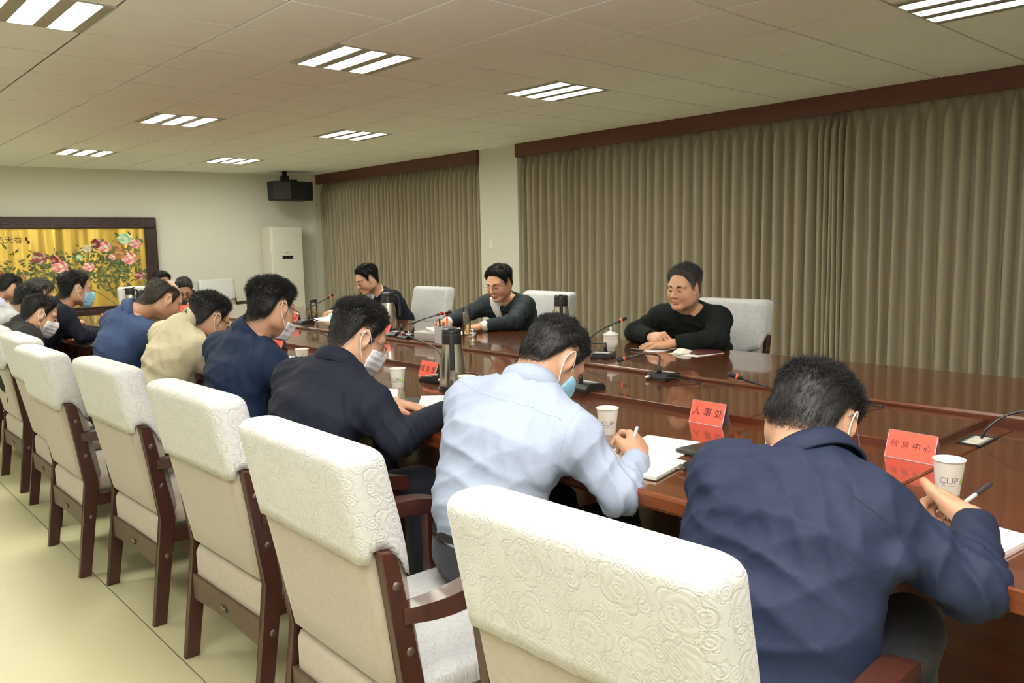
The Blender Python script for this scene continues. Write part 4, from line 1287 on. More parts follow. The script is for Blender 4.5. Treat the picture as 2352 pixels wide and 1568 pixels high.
    # open sleeve ends: shave the garment flat where the wrist comes out
    for sd in ('L', 'R'):
        E, Wr = J['el' + sd], J['wr' + sd]; ax = unit(Wr - E); c = E + (Wr - E) * cut
        dd = (X - c[0]) * ax[0] + (Y - c[1]) * ax[1] + (Z - c[2]) * ax[2]
        near = (X - c[0]) ** 2 + (Y - c[1]) ** 2 + (Z - c[2]) ** 2
        g = np.maximum(g, dd - 2.5 * np.maximum(0, np.sqrt(near) - .07))
    # neckline
    axn = unit(Hd + R @ np.array([-.03, 0, -.06]) - Nk); nc = Nk + axn * look.get('neckline', .022)
    dn = (X - nc[0]) * axn[0] + (Y - nc[1]) * axn[1] + (Z - nc[2]) * axn[2]
    near = (X - nc[0]) ** 2 + (Y - nc[1]) ** 2 + (Z - nc[2]) ** 2
    g = np.maximum(g, dn - 2.5 * np.maximum(0, np.sqrt(near) - .095)).astype(np.float32)
    v, q = F.mesh(g)
    nn = F.normal(v)
    sp = [(J['el' + d], unit(J['wr' + d] - J['sh' + d]) + .4 * tn, .046, .0085 * look.get('crease', 1), .115) for d in 'LR']
    for d in 'LR':
        ax = J['el' + d] - J['sh' + d]
        sp += [((J['sh' + d] + J['chest'] * .6) / 1.6, unit(ax) * .7 + np.array([0, 0, .6]), .055, .0085 * look.get('crease', 1), .13)]
        sp += [((J['sh' + d] * .4 + J['el' + d] * .6), ax, .070, .0055 * look.get('crease', 1), .12)]
    sp += [(J['waist'], tn + .5 * lat, .070, .0065 * look.get('crease', 1), .20), (J['chest'] - fwd * .1, tn - .35 * lat, .09, .0050 * look.get('crease', 1), .2)]
    v = wrinkle(v, nn, sp)
    gn = look.get('garment', 'jacket')
    gar = obj_np(gn, v, [q], look['cloth'], root)
    # seams that lie on the cloth
    for ln in look.get('seams', ()):
        pts = np.array([np.array(p) - base for p in ln]); pts = np.array([p[:] for p in curve_pts([tuple(p) for p in pts], 40)])
        for _ in range(6):
            d = F.sample(pts); pts = pts - F.normal(pts) * d[:, None]
        pts = wrinkle(pts, F.normal(pts), sp)
        bm = bmesh.new(); tube(bm, [tuple(p) for p in pts], .0009, 5); obj_bm('seam', bm, look['cloth'], gar, smooth=True)
    # collar
    if look.get('collar', True):
        cr = look.get('neck_r', .062) + .006
        v, fs = collar_mesh(Nk + axn * .016, axn, R @ np.array([1, 0, 0]) * .6 + fwd * .4, cr, look.get('collar_h', .022), look.get('collar_fold', .022), gap=look.get('collar_gap', 24))
        obj_np('collar', v, fs, look.get('collar_cloth', look['cloth']), gar)
    elif look.get('neckband'):
        v, fs = collar_mesh(Nk + axn * .012, axn, fwd, look.get('neck_r', .062) + .004, .020, .004, gap=3, drop=.012)
        obj_np('neckband', v, fs, look['cloth'], gar)
    # shirt showing in the open front
    if look.get('front'):
        fm, wtop = look['front']
        u = (X - Nk[0]) * lat[0] + (Y - Nk[1]) * lat[1]
        fr = (X - Nk[0]) * fwd[0] + (Y - Nk[1]) * fwd[1]
        wv = np.clip(wtop * (1 - (Nk[2] - Z) / .30), .011, 1) + 0 * X
        gs = np.maximum.reduce([torso_g - .0065, np.abs(u) - wv, -(fr + .02) + 0 * Z, Z - (Nk[2] + .012) + 0 * X + 0 * Y, (J['waist'][2] - .05) - Z + 0 * X + 0 * Y]).astype(np.float32)
        v, q = F.mesh(gs)
        if len(v): obj_np('shirt_front', v, [q], fm, root)
        v, fs = collar_mesh(Nk + axn * .018, axn, fwd, look.get('neck_r', .062) + .002, .026, .014, gap=20)
        obj_np('shirt_collar', v, fs, fm, root)
    if look.get('cuff'):
        for sd in ('L', 'R'):
            E, Wr = J['el' + sd], J['wr' + sd]; ax = Wr - E; L = np.linalg.norm(ax)
            bm = bmesh.new()
            a = E + ax * (cut - .03); b = E + ax * min(1.0, cut + .05 / L)
            pts = [a, a * .5 + b * .5, b]
            tube(bm, [tuple(p) for p in pts], [.039, .037, .035], 20)
            obj_bm('shirt_cuff', bm, look['cuff'], root, smooth=True, auto=50)
    # trousers and shoes
    tF = Field(np.minimum.reduce([J['pelvis'], kneeL, kneeR, ankL, ankR]) - .2, np.maximum.reduce([J['waist'], kneeL, kneeR]) + .17, .016)
    tF.cone(J['pelvis'], J['pelvis'] + tn * .09, .116 * s, .112 * s, .04, lat=lat, ratio=1.42)
    for k_, a_, sg in ((kneeL, ankL, 1), (kneeR, ankR, -1)):
        tF.cone(J['pelvis'] + lat * sg * .075 - [0, 0, .02], k_, .092 * s, .068 * s, .05); tF.cone(k_, a_, .066, .052, .03)
    tX, tY, tZ = tF.axes()
    wb = J['pelvis'] + tn * look.get('trouser_top', .06)
    dw = (tX - wb[0]) * tn[0] + (tY - wb[1]) * tn[1] + (tZ - wb[2]) * tn[2]
    dw = np.minimum(dw, tZ - (J['pelvis'][2] + .085) + 0 * tX)
    tg = np.maximum(tF.g, dw).astype(np.float32)
    v, q = tF.mesh(tg)
    tr = obj_np('trousers', wrinkle(v, tF.normal(v), [(J['pelvis'], lat + tn, .06, .003, .2)]), [q], look.get('trouser', MT['trouser']), root)
    if look.get('belt'):
        X2, Y2, Z2 = tF.axes()
        bF2 = np.maximum(tF.g - .007, np.abs(dw + .024) - .019).astype(np.float32)
        v, q = tF.mesh(bF2); obj_np('belt', v, [q], MT['belt'], tr)
    for a_ in (ankL, ankR):
        sF = Field(a_ - .2, a_ + .26, .016)
        z0 = flr + .045
        c0 = np.array([a_[0], a_[1], 0])
        sF.cone(c0 - fwd * .045 + [0, 0, z0], c0 + fwd * .15 + [0, 0, z0 - .004], .044, .038, .03)
        sF.cone(c0 + [0, 0, z0], a_ + [0, 0, .01], .045, .044, .03)
        gz = sF.axes()[2]
        v, q = sF.mesh(np.maximum(sF.g, (flr + .003) - gz).astype(np.float32))
        obj_np('shoe', v, [q], MT['shoe'], root)
    return root

# ------------------------------------------------------------------ the people
def pose(N_, H_, rotv, shL, shR, elL, wrL, elR, wrR, hL=None, hR=None, pelvis=None, fwd=(1, 0, 0), z0=.54, back=.30, bow=.035):
    N_ = np.array(N_, float); f = unit(fwd)
    P_ = np.array(pelvis, float) if pelvis is not None else np.array([N_[0] - f[0] * back, N_[1] - f[1] * back, z0])
    return dict(neck=N_, head=H_, headrot=rotv, shL=shL, shR=shR, elL=elL, wrL=wrL, elR=elR, wrR=wrR, handL=hL, handR=hR, pelvis=P_,
                chest=P_ + (N_ - P_) * .66 - f * bow, waist=P_ + (N_ - P_) * .33 - f * bow * .9)
def auto_pose(N_, H_, rotv, fwd, table=.79, reach=.34, pelvis=None, spread=.19, drop=.055, back=.28, z0=.54, pose_='relax'):
    f = unit(fwd); l = np.cross([0, 0, 1], f); n = np.array(N_, float)
    d = {}
    for k, s in (('L', 1), ('R', -1)):
        sh = n + l * s * spread - f * .035 - [0, 0, drop]
        el = sh + f * .10 + l * s * .05; el[2] = max(table + .03, sh[2] - .24)
        wr = n + f * reach + l * s * .10; wr[2] = table + .015
        d[k] = (sh, el, wr)
    hand = lambda s: (f * .9 - l * s * .45 + [0, 0, -.12], (0, 0, 1), pose_)
    return pose(n, H_, rotv, d['L'][0], d['R'][0], d['L'][1], d['L'][2], d['R'][1], d['R'][2], hand(1), hand(-1), pelvis, f, z0, back)

C = lambda n, c, **k: cloth_mat(n, c, **k)
navy = C('navy_jacket', (.0095, .0145, .035), rough=.7, bump=.45)
pale = C('pale_blue_shirt', (.315, .37, .485), rough=.7, bump=.35)
darksuit = C('dark_suit', (.0075, .0095, .019), rough=.8, bump=.35)
navyshirt = C('navy_shirt', (.007, .016, .044), rough=.75, bump=.35)
beige = C('beige_jacket', (.44, .395, .275), rough=.75, bump=.4)
blueshirt = C('blue_jacket', (.030, .052, .120), rough=.75, bump=.4)
blackj = C('black_jacket', (.022, .021, .023), rough=.8)
suit2 = C('midnight_suit', (.010, .012, .024), rough=.8)
greysh = C('grey_shirt', (.40, .41, .42), rough=.8)
lav = C('lavender_shirt', (.52, .54, .78), rough=.8)
sweater = C('dark_green_sweater', (.0075, .0105, .0095), rough=.95)
slate = C('slate_jacket', (.020, .028, .032), rough=.7, bump=.4)
suit3 = C('dark_blue_jacket', (.010, .012, .023), rough=.8)
whiteshirt = C('white_shirt', (.78, .78, .78), rough=.7, bump=.15)

# 1 navy jacket, nearest the camera
J = pose((-.962, -3.465, .924), (-.868, -3.415, .996), (3, 46, 2), (-1.040, -3.315, .880), (-1.010, -3.610, .865),
         (-.80, -3.235, .795), (-.66, -3.12, .80), (-.935, -3.775, .747), (-.725, -3.712, .806),
         ((.8, -.4, -.1), (0, 0, 1), 'relax'), ((.62, .77, .12), (.35, -.45, .80), 'thumbup'), pelvis=(-1.17, -3.47, .54), bow=.035)
person('person in a navy jacket writing, with glasses and a mask, nearest the camera', J,
       dict(cloth=navy, tone=.9, hair=dict(top=.015, side=.010, n=9000, len=.018, slen=.009, lift=.40, mess=.45, flow=(.2, -.55, .3), rad=.0008, lump=.0045, crop_tint=.6),
            mask='white', glasses='wire', face=True, res=.008, size=1.10, arm=1.08, hres=.0037, handres=.0028, wide=1.06, neck_r=.068, crease=1.15, collar_fold=.026, collar_h=.020, hem=-.10,
            sleeve=.93, hands=1.02, low=1.22,
            seams=[[(-1.10, -3.62, .93), (-1.06, -3.70, .84), (-1.12, -3.68, .76)]],
            folds=[((-1.06, -3.70, .80), (-1.16, -3.48, .78), .030, .012, .03), ((-1.11, -3.33, .90), (-1.00, -3.46, .92), .030, .030, .04)]),
       (-1.17, -3.47, 0), res=.0085)

# 2 light blue shirt
J = pose((-.965, -2.605, .985), (-.870, -2.604, 1.062), (-12, 48, 2), (-1.035, -2.425, .925), (-.985, -2.795, .872),
         (-.86, -2.34, .82), (-.66, -2.42, .805), (-.935, -2.915, .738), (-.760, -2.838, .785),
         ((.7, -.5, -.15), (0, 0, 1), 'relax'), ((.60, .58, .36), (.30, -.60, .70), 'write'), pelvis=(-1.135, -2.60, .55), bow=.055)
person('person in a light blue shirt with black belt, bent over writing in a blue mask', J,
       dict(cloth=pale, tone=.86, garment='shirt', hair=dict(top=.010, side=.009, n=6500, len=.013, slen=.008, lift=.36, mess=.5, flow=(.5, -.3, .4), rad=.0009, lump=.006, crop_tint=.6),
            mask='blue', glasses=None, res=.008, size=1.08, arm=1.02, hres=.0038, handres=.0028, wide=1.02, crease=1.0, collar_h=.030, collar_fold=.028, hem=.030, belt=True, trouser_top=.062,
            sleeve=.93, seams=[[(-1.06, -2.40, .985), (-1.08, -2.60, .955), (-1.03, -2.80, .925)], [(-.95, -2.80, .94), (-1.06, -2.82, .86), (-1.06, -2.79, .78)]],
            folds=[((-1.09, -2.78, .80), (-1.18, -2.62, .79), .034, .012, .03)]),
       (-1.135, -2.60, 0), res=.0085)

# 3 dark suit
J = pose((-1.125, -1.80, .990), (-1.038, -1.800, 1.084), (-14, 30, 2), (-1.19, -1.615, .925), (-1.125, -1.99, .875),
         (-.99, -1.52, .80), (-.835, -1.70, .805), (-1.075, -2.085, .775), (-.765, -1.965, .808),
         ((.45, -.85, -.10), (.1, 0, 1), 'flat'), ((.85, .35, -.1), (0, -.2, 1), 'write'), pelvis=(-1.29, -1.80, .54))
person('person in a dark suit with glasses and white mask, hand flat on a paper', J,
       dict(cloth=darksuit, tone=.9, hair=dict(top=.015, side=.006, n=5000, len=.020, slen=.006, lift=.85, mess=.3, rad=.0009, lump=.003, crop_tint=.8),
            mask='white', glasses='wire', size=1.10, arm=1.08, hres=.004, handres=.003, wide=1.06, jowl=1, neck_r=.066, collar_fold=.028, collar_h=.026,
            seams=[[(-1.20, -1.63, .95), (-1.25, -1.80, .93), (-1.17, -2.0, .91)]]),
       (-1.29, -1.80, 0), res=.010)

# 4 navy shirt
J = pose((-1.045, -.935, 1.035), (-.955, -.965, 1.142), (10, 20, -2), (-1.10, -.755, .965), (-1.055, -1.125, .925),
         (-.98, -.68, .80), (-.74, -.78, .80), (-.975, -1.19, .80), (-.72, -1.04, .80),
         ((.85, -.3, -.1), (0, 0, 1), 'relax'), ((.85, .3, -.1), (0, 0, 1), 'write'), pelvis=(-1.17, -.95, .54), bow=.02)
person('person in a navy shirt, black glasses and a white mask pulled low', J,
       dict(cloth=navyshirt, garment='shirt', hair=dict(top=.026, side=.010, n=4500, len=.022, slen=.009, lift=.35, mess=.25, flow=(.8, -.1, .1), rad=.0010, front=.008, crop_tint=.8),
            mask='white', mask_top=-.045, glasses='black', size=1.04, arm=1.0, hres=.0042, collar_h=.030, collar_fold=.030, neck_r=.060,
            seams=[[(-1.12, -.76, 1.0), (-1.17, -.93, .97), (-1.10, -1.12, .95)]]),
       (-1.17, -.95, 0), res=.010)

# 5 beige jacket
J = pose((-1.06, -.23, 1.030), (-.950, -.245, 1.056), (6, 30, 0), (-1.10, -.045, .975), (-1.085, -.415, .925),
         (-.98, .02, .80), (-.74, -.10, .80), (-1.0, -.47, .80), (-.73, -.33, .80),
         ((.85, -.3, -.1), (0, 0, 1), 'relax'), ((.85, .3, -.1), (0, 0, 1), 'write'), pelvis=(-1.23, -.24, .54), bow=.02)
person('person in a beige jacket with black glasses and a blue mask under the chin', J,
       dict(cloth=beige, hair=dict(top=.022, side=.007, n=3500, len=.018, slen=.006, lift=.6, mess=.4, rad=.0010, crop_tint=.8, front=.004),
            mask='blue', mask_top=-.055, glasses='black', size=1.02, hres=.0045, collar_h=.022, collar_fold=.018, crease=1.2, neck_r=.060,
            seams=[[(-1.13, -.06, 1.0), (-1.18, -.23, .95), (-1.12, -.42, .94)]]),
       (-1.23, -.24, 0), res=.011)

# 6 balding man
J = pose((-1.085, .505, 1.055), (-.935, .430, 1.128), (2, 32, 0), (-1.12, .69, 1.0), (-1.085, .315, .955),
         (-.99, .76, .82), (-.74, .64, .80), (-1.0, .26, .80), (-.73, .40, .80),
         ((.85, -.3, -.1), (0, 0, 1), 'relax'), ((.85, .3, -.1), (0, 0, 1), 'write'), pelvis=(-1.23, .48, .54), bow=.02)
person('balding person in a blue jacket reading with head bowed', J,
       dict(cloth=blueshirt, hair=dict(top=.010, side=.009, n=2500, len=.012, slen=.008, lift=.4, rad=.0009, bald=True, col=(.028, .022, .018), crop_tint=.5),
            size=1.04, hres=.0045, collar_h=.028, collar_fold=.026, tone=1.02,
            seams=[[(-1.13, .68, 1.03), (-1.19, .50, 1.0), (-1.12, .32, .98)]]),
       (-1.23, .48, 0), res=.011)

# 7 black jacket, leaning back
J = auto_pose((-1.435, 1.42, .955), (-1.352, 1.41, 1.026), (-4, 26, 0), (1, 0, 0), pelvis=(-1.44, 1.42, .54), reach=.26, table=.60)
person('person in a black jacket with a crew cut and white mask, sitting back', J,
       dict(cloth=blackj, hair=dict(top=.014, side=.005, n=2500, len=.010, slen=.004, lift=.8, rad=.0010, front=.012, crop_tint=.8, lump=.002), mask='white', hres=.0048, size=1.06, wide=1.05),
       (-1.44, 1.42, 0), res=.012)
# 8 suit and blue mask, upright
J = auto_pose((-1.05, 2.18, 1.020), (-.945, 2.16, 1.143), (0, 8, 0), (1, 0, 0), pelvis=(-1.33, 2.25, .54), reach=.30, table=.80)
person('person in a midnight suit sitting upright in a blue mask, seen in profile', J,
       dict(cloth=suit2, hair=dict(top=.024, side=.009, n=2200, len=.014, slen=.008, lift=.3, rad=.0011, crop_tint=.8), mask='blue', hres=.005, size=1.06),
       (-1.33, 2.25, 0), res=.013)
# 9 - 11 further up the row
J = auto_pose((-1.19, 3.06, .945), (-1.07, 3.06, 1.035), (10, 30, 0), (1, 0, 0), pelvis=(-1.42, 3.06, .54))
person('person in a grey shirt bowing a dark head, behind the crew cut', J, dict(cloth=greysh, garment='shirt', hair=dict(top=.022, side=.010, n=1500, len=.012, rad=.0012), hres=.0055), (-1.42, 3.06, 0), res=.014)
J = auto_pose((-.97, 3.72, .95), (-.85, 3.70, 1.055), (5, 30, 0), (1, 0, 0), pelvis=(-1.28, 3.72, .54))
person('grey-haired person mostly hidden behind the midnight suit', J, dict(cloth=blackj, hair=dict(top=.022, side=.012, n=1800, len=.014, rad=.0013, grey=.9, col=(.03, .03, .03)), hres=.0055), (-1.28, 3.72, 0), res=.014)
J = auto_pose((-1.02, 4.62, 1.0), (-.90, 4.60, 1.09), (10, 26, 0), (1, 0, 0), pelvis=(-1.30, 4.62, .54))
person('person in a lavender shirt at the left frame edge, beyond the grey shirt', J, dict(cloth=lav, garment='shirt', hair=dict(top=.02, side=.01, n=1000, len=.012, rad=.0014), hres=.006), (-1.30, 4.62, 0), res=.015)

# the three on the curtain side
FW = (-1, 0, 0)
J = pose((1.475, -1.385, 1.000), (1.375, -1.440, 1.128), (2, 8, -3), (1.525, -1.575, .940), (1.505, -1.180, .930),
         (1.27, -1.735, .862), (1.135, -1.545, .838), (1.30, -1.145, .858), (1.135, -1.405, .862),
         ((-.50, .85, -.05), (-.1, 0, 1), 'flat'), ((-.35, -.85, .10), (-.55, 0, .8), 'fist'), pelvis=(1.74, -1.36, .60), fwd=FW)
person('person in a dark sweater with swept-back hair, hands folded on the table', J,
       dict(cloth=sweater, garment='sweater', collar=False, neck_up=True, neckline=.034, hair=dict(top=.024, side=.008, n=3500, len=.022, slen=.006, lift=.45, mess=.25, flow=(-.9, .1, .7), rad=.0011, grey=.55, col=(.022, .021, .020), line=.012, crop_tint=.5),
            size=1.08, arm=1.06, wide=1.03, jowl=1, hres=.0040, handres=.003, tone=1.16, neck_r=.066, floor=.04, hem=-.08),
       (1.74, -1.36, 0), FW, res=.0085)
J = pose((1.470, .275, 1.010), (1.375, .190, 1.122), (12, 20, 0), (1.52, .085, .950), (1.51, .480, .945),
         (1.30, -.04, .860), (1.085, .060, .838), (1.30, .56, .862), (1.075, .455, .845),
         ((-.8, .55, -.05), (0, 0, 1), 'fist'), ((-.85, -.30, .0), (0, .3, 1), 'write'), pelvis=(1.74, .30, .60), fwd=FW)
person('person in an open grey jacket over a white shirt, reading in wire glasses', J,
       dict(cloth=slate, hair=dict(top=.026, side=.010, n=2600, len=.016, slen=.008, lift=.25, flow=(.4, .6, .2), rad=.0012, line=.0, crop_tint=.5), glasses='wire', front=(whiteshirt, .058), cuff=whiteshirt, sleeve=.86,
            size=1.08, arm=1.06, wide=1.04, hres=.0045, handres=.0035, tone=1.16, collar_gap=38, collar_fold=.03, floor=.04),
       (1.74, .30, 0), FW, res=.012)
J = pose((1.475, 2.00, 1.000), (1.365, 1.965, 1.118), (-10, 24, 0), (1.53, 1.81, .945), (1.51, 2.19, .935),
         (1.34, 1.72, .86), (1.10, 1.84, .838), (1.32, 2.26, .86), (1.08, 2.10, .84),
         ((-.8, .5, -.05), (0, 0, 1), 'relax'), ((-.8, -.5, 0), (0, 0, 1), 'relax'), pelvis=(1.76, 1.98, .60), fwd=FW)
person('person in a dark blue jacket looking down through glasses, furthest along the curtain side', J,
       dict(cloth=suit3, hair=dict(top=.026, side=.011, n=2200, len=.016, slen=.009, lift=.25, flow=(.5, .6, .2), rad=.0013, crop_tint=.5), glasses='wire', front=(whiteshirt, .05), hres=.005, size=1.04, tone=1.12, floor=.04, collar_gap=34),
       (1.76, 1.98, 0), FW, res=.013)
# the two at the far end
FE = (0, -1, 0)
J = auto_pose((.90, 5.88, .93), (.90, 5.78, 1.035), (6, 12, 0), FE, pelvis=(.84, 6.05, .54), reach=.3, z0=.54)
person('dark-haired person in black in front of the white chair at the far end', J, dict(cloth=blackj, hair=dict(top=.024, side=.012, n=1200, len=.014, rad=.0014), hres=.0055), (.84, 6.05, 0), FE, res=.014)
J = auto_pose((1.02, 5.30, .88), (.93, 5.17, .965), (-18, 34, 0), FE, pelvis=(1.04, 5.46, .50), reach=.30)
person('grey-haired person bent low over the far end of the table', J, dict(cloth=blackj, hair=dict(top=.024, side=.012, n=1500, len=.016, rad=.0014, grey=.9, col=(.03, .03, .03)), glasses='black', hres=.0055), (1.04, 5.46, 0), FE, res=.014)

# ------------------------------------------------------------------ things on the table
def wrap_text(s, size, az, z, rfun, parent, m, name='lettering', off=.0004):
    V, T = text_mesh(s, size)
    out = []
    for x, y, _ in V:
        r = rfun(z + y) + off; a = az + x / r
        out.append((r * math.cos(a), r * math.sin(a), z + y))
    return obj_np(name, np.array(out), [T], m, parent, smooth=False)

def cup_r(z): return .0265 + (.0365 - .0265) * z / .088
def paper_cup(x, y, z, az_text, az_drop, label):
    t = thing('paper_cup', label, 'cup', (x, y, z), 0, 'white paper cups on the table')
    bm = bmesh.new()
    prof = [(.001, .004), (.0255, .004), (.0262, 0), (.0268, 0)] + [(cup_r(q), q) for q in np.linspace(.006, .084, 6)] + [(.0380, .0850), (.0386, .0868), (.0378, .0884), (.0362, .0876)] + [(cup_r(q) - .0012, q) for q in np.linspace(.082, .008, 5)] + [(.001, .0065)]
    lathe(bm, prof, 36, cap=False)
    obj_bm('body', bm, MT['cup'], t, smooth=True, auto=50)
    wrap_text('CUP', .0235, az_text, .038, cup_r, t, MT['greyprint'])
    bm = bmesh.new()
    r = cup_r(.026) + .0005
    n = 10; vs = []
    for k in range(n + 1):
        a = az_text + (k / n - .5) * .030 / r
        vs.append([bm.verts.new((r * math.cos(a), r * math.sin(a), q)) for q in (.0255, .0265)])
    for a, b in zip(vs, vs[1:]): bm.faces.new((a[0], b[0], b[1], a[1]))
    obj_bm('underline', bm, MT['greyprint'], t)
    for da, zz, h in ((0, .038, .021), (.30, .062, .013), (.42, .031, .011)):
        bm = bmesh.new(); pts = []
        for k in range(17):
            tt = 2 * math.pi * k / 16
            px = .5 * h * .62 * math.sin(tt) * math.sin(tt / 2) ** 1.2; py = h * .5 * math.cos(tt)
            rr = cup_r(zz + py) + .0006; a = az_drop + da + px / rr
            pts.append(bm.verts.new((rr * math.cos(a), rr * math.sin(a), zz + py)))
        bm.faces.new(pts[:-1])
        obj_bm('green_drop', bm, MT['green'], t)
    return t
d2 = math.radians
paper_cup(-.418, -3.548, T_NEAR, d2(202), d2(262), 'white paper cup beside the writing hand, in front of the right red name card')
paper_cup(-.505, -2.497, T_NEAR, d2(224), d2(128), 'white paper cup beyond the arm of the light blue shirt')
paper_cup(-.465, -1.187, T_NEAR, d2(206), d2(256), 'white paper cup left of the large steel flask, beside the red name card')
paper_cup(-.392, -1.600, T_NEAR, d2(216), d2(262), 'white paper cup half hidden by the pale shirt, in front of the steel flask')
paper_cup(-.40, -.15, T_NEAR, d2(280), d2(235), 'white paper cup in front of the navy shirt, green print at its edge')
paper_cup(-.20, 2.55, T_NEAR, d2(300), d2(245), 'white paper cup peeping out between the balding man and the beige jacket')

def name_card(x, y, z, text, label, rz=0.0, length=.142, hgt=.078, marks=False):
    t = thing('name_card', label, 'name card', (x, y, z), rz, 'red tent-shaped name cards')
    run = .026
    for s, nm in ((1, 'front'), (-1, 'back')):
        a = Vector((-run if s > 0 else run, 0, 0)); tp = Vector((0, 0, hgt)); nrm = Vector((-hgt * s, 0, run)).normalized()
        def quad(o, th, m, nme, inset=0.0):
            bm = bmesh.new()
            p = [a + Vector((0, -length / 2 + inset, 0)), a + Vector((0, length / 2 - inset, 0)), tp + Vector((0, length / 2 - inset, 0)), tp + Vector((0, -length / 2 + inset, 0))]
            if inset: p = [q + (tp - a) * (inset / hgt) * (1 if i < 2 else -1) for i, q in enumerate(p)]
            b = [bm.verts.new(q + nrm * o) for q in p]; c = [bm.verts.new(q + nrm * (o + th)) for q in p]
            bm.faces.new(b); bm.faces.new(c[::-1])
            for i in range(4): bm.faces.new((b[i], b[(i + 1) % 4], c[(i + 1) % 4], c[i]))
            return obj_bm(nme, bm, m, t)
        quad(-.0012, .0012, MT['acrylic'] if s < 0 else MT['cardback'], 'acrylic_stand')
        quad(.0004, .0008, MT['red'], 'red_card', .002)
        if s < 0: continue
        up = (tp - a).normalized()
        if text:
            V, T = text_mesh(text, .034 if len(text) < 6 else .0235, .12)
        else:                      # too small in the picture to read: blurred brush marks only
            q_ = random.Random(int(abs(x * 91 + y * 37) * 10)); V, T = [], []
            for g_ in (-.034, 0.0, .034):
                for k_ in range(5):
                    a_ = q_.choice((0.1, 1.5, .7, 2.3)); l_ = q_.uniform(.005, .011); u_, w_ = g_ + q_.uniform(-.007, .007), q_.uniform(-.010, .010)
                    c_, s_ = math.cos(a_), math.sin(a_); o_ = len(V)
                    V += [(u_ - l_ * c_ - .0011 * s_, w_ - l_ * s_ + .0011 * c_, 0), (u_ - l_ * c_ + .0011 * s_, w_ - l_ * s_ - .0011 * c_, 0), (u_ + l_ * c_ + .0011 * s_, w_ + l_ * s_ - .0011 * c_, 0), (u_ + l_ * c_ - .0011 * s_, w_ + l_ * s_ + .0011 * c_, 0)]
                    T += [(o_, o_ + 1, o_ + 2), (o_, o_ + 2, o_ + 3)]
            V, T = np.array(V), np.array(T)
        c = (a + tp) / 2 + nrm * .0018
        P = np.array([tuple(c + Vector((0, -1, 0)) * q[0] * 1.06 + up * q[1]) for q in V])
        obj_np('lettering', P, [T], MT['ink'], t, smooth=False)
    return t
name_card(-.150, -3.355, T_NEAR, '信 息 中 心', 'red name card with four characters, right of the bowed head in navy', d2(-4))
name_card(-.148, -2.660, T_NEAR, '人 事 处', 'red name card with three characters, left of the bowed head in navy', d2(-2))
name_card(-.185, -1.060, T_NEAR, '督 查 室', 'red name card partly behind the large steel flask', d2(-2))
name_card(-.155, .62, T_NEAR, '', 'red name card in front of the mask of the navy shirt', d2(-2))
name_card(.555, .46, T_FAR, '', 'red name card on the far ring in front of the second steel flask', d2(0))
name_card(.62, 1.90, T_FAR, '', 'red name card by the tea flask, behind the navy shirt mask', d2(0))
name_card(.665, 4.42, T_NEAR, '', 'red name card at the far end beside the balding head', d2(70))
name_card(-.245, 4.0, T_NEAR, '', 'red name card seen edge on past the midnight suit', d2(-60))

def flask(x, y, z, az, label, sc=1.0):
    t = thing('vacuum_flask', label, 'flask', (x, y, z), 0, 'steel vacuum flasks')
    def part(nm, prof, m, par=t):
        bm = bmesh.new(); lathe(bm, [(r * sc, q * sc) for r, q in prof], 40); return obj_bm(nm, bm, m, par, smooth=True, auto=40)
    part('foot', [(.058, 0), (.0605, .002), (.0610, .022), (.0605, .024)], MT['black'])
    part('body', [(.0605, .0242), (.0608, .03), (.0585, .08), (.0545, .13), (.0490, .175), (.0440, .203), (.0430, .210)], MT['steel'])
    part('collar', [(.0425, .2095), (.0440, .211), (.0435, .248), (.0425, .254), (.0415, .256)], MT['black'])
    ld = part('lid', [(.0410, .2565), (.0425, .258), (.0425, .272), (.0400, .277), (.030, .281), (.012, .2825), (.001, .2825)], MT['black'])
    bm = bmesh.new(); c, s = math.cos(az), math.sin(az)
    box(bm, .030 * sc, .052 * sc, -.013 * sc, .013 * sc, .276 * sc, .286 * sc, .003, 2); bmesh.ops.rotate(bm, matrix=Matrix.Rotation(az, 3, 'Z'), verts=bm.verts)
    obj_bm('thumb_lever', bm, MT['black'], ld, smooth=True, auto=40)
    bm = bmesh.new()
    tube(bm, curve_pts([(.040, 0, .252), (.062, 0, .256), (.076, 0, .235), (.082, 0, .18), (.081, 0, .125), (.078, 0, .105)], 24), .0095, 10)
    bmesh.ops.scale(bm, vec=(sc, sc * 1.15, sc), verts=bm.verts); bmesh.ops.rotate(bm, matrix=Matrix.Rotation(az, 3, 'Z'), verts=bm.verts)
    obj_bm('handle', bm, MT['blackmatte'], t, smooth=True)
    bm = bmesh.new(); box(bm, .038 * sc, .058 * sc, -.012 * sc, .012 * sc, .262 * sc, .272 * sc, .003, 2); bmesh.ops.rotate(bm, matrix=Matrix.Rotation(az + math.pi, 3, 'Z'), verts=bm.verts)
    obj_bm('spout', bm, MT['black'], t)
    return t
flask(-.345, -1.445, T_NEAR, d2(232), 'large steel flask with black lid, nearest the camera on the near ring')
flask(.69, .62, T_FAR, d2(330), 'steel flask on the far ring beside the crew-cut dark suit hair')
flask(1.13, -.68, T_FAR, d2(225), 'steel flask behind the wavy hair of the light blue shirt')
flask(.17, 4.62, T_NEAR, d2(0), 'steel flask at the far end in front of the white chair')

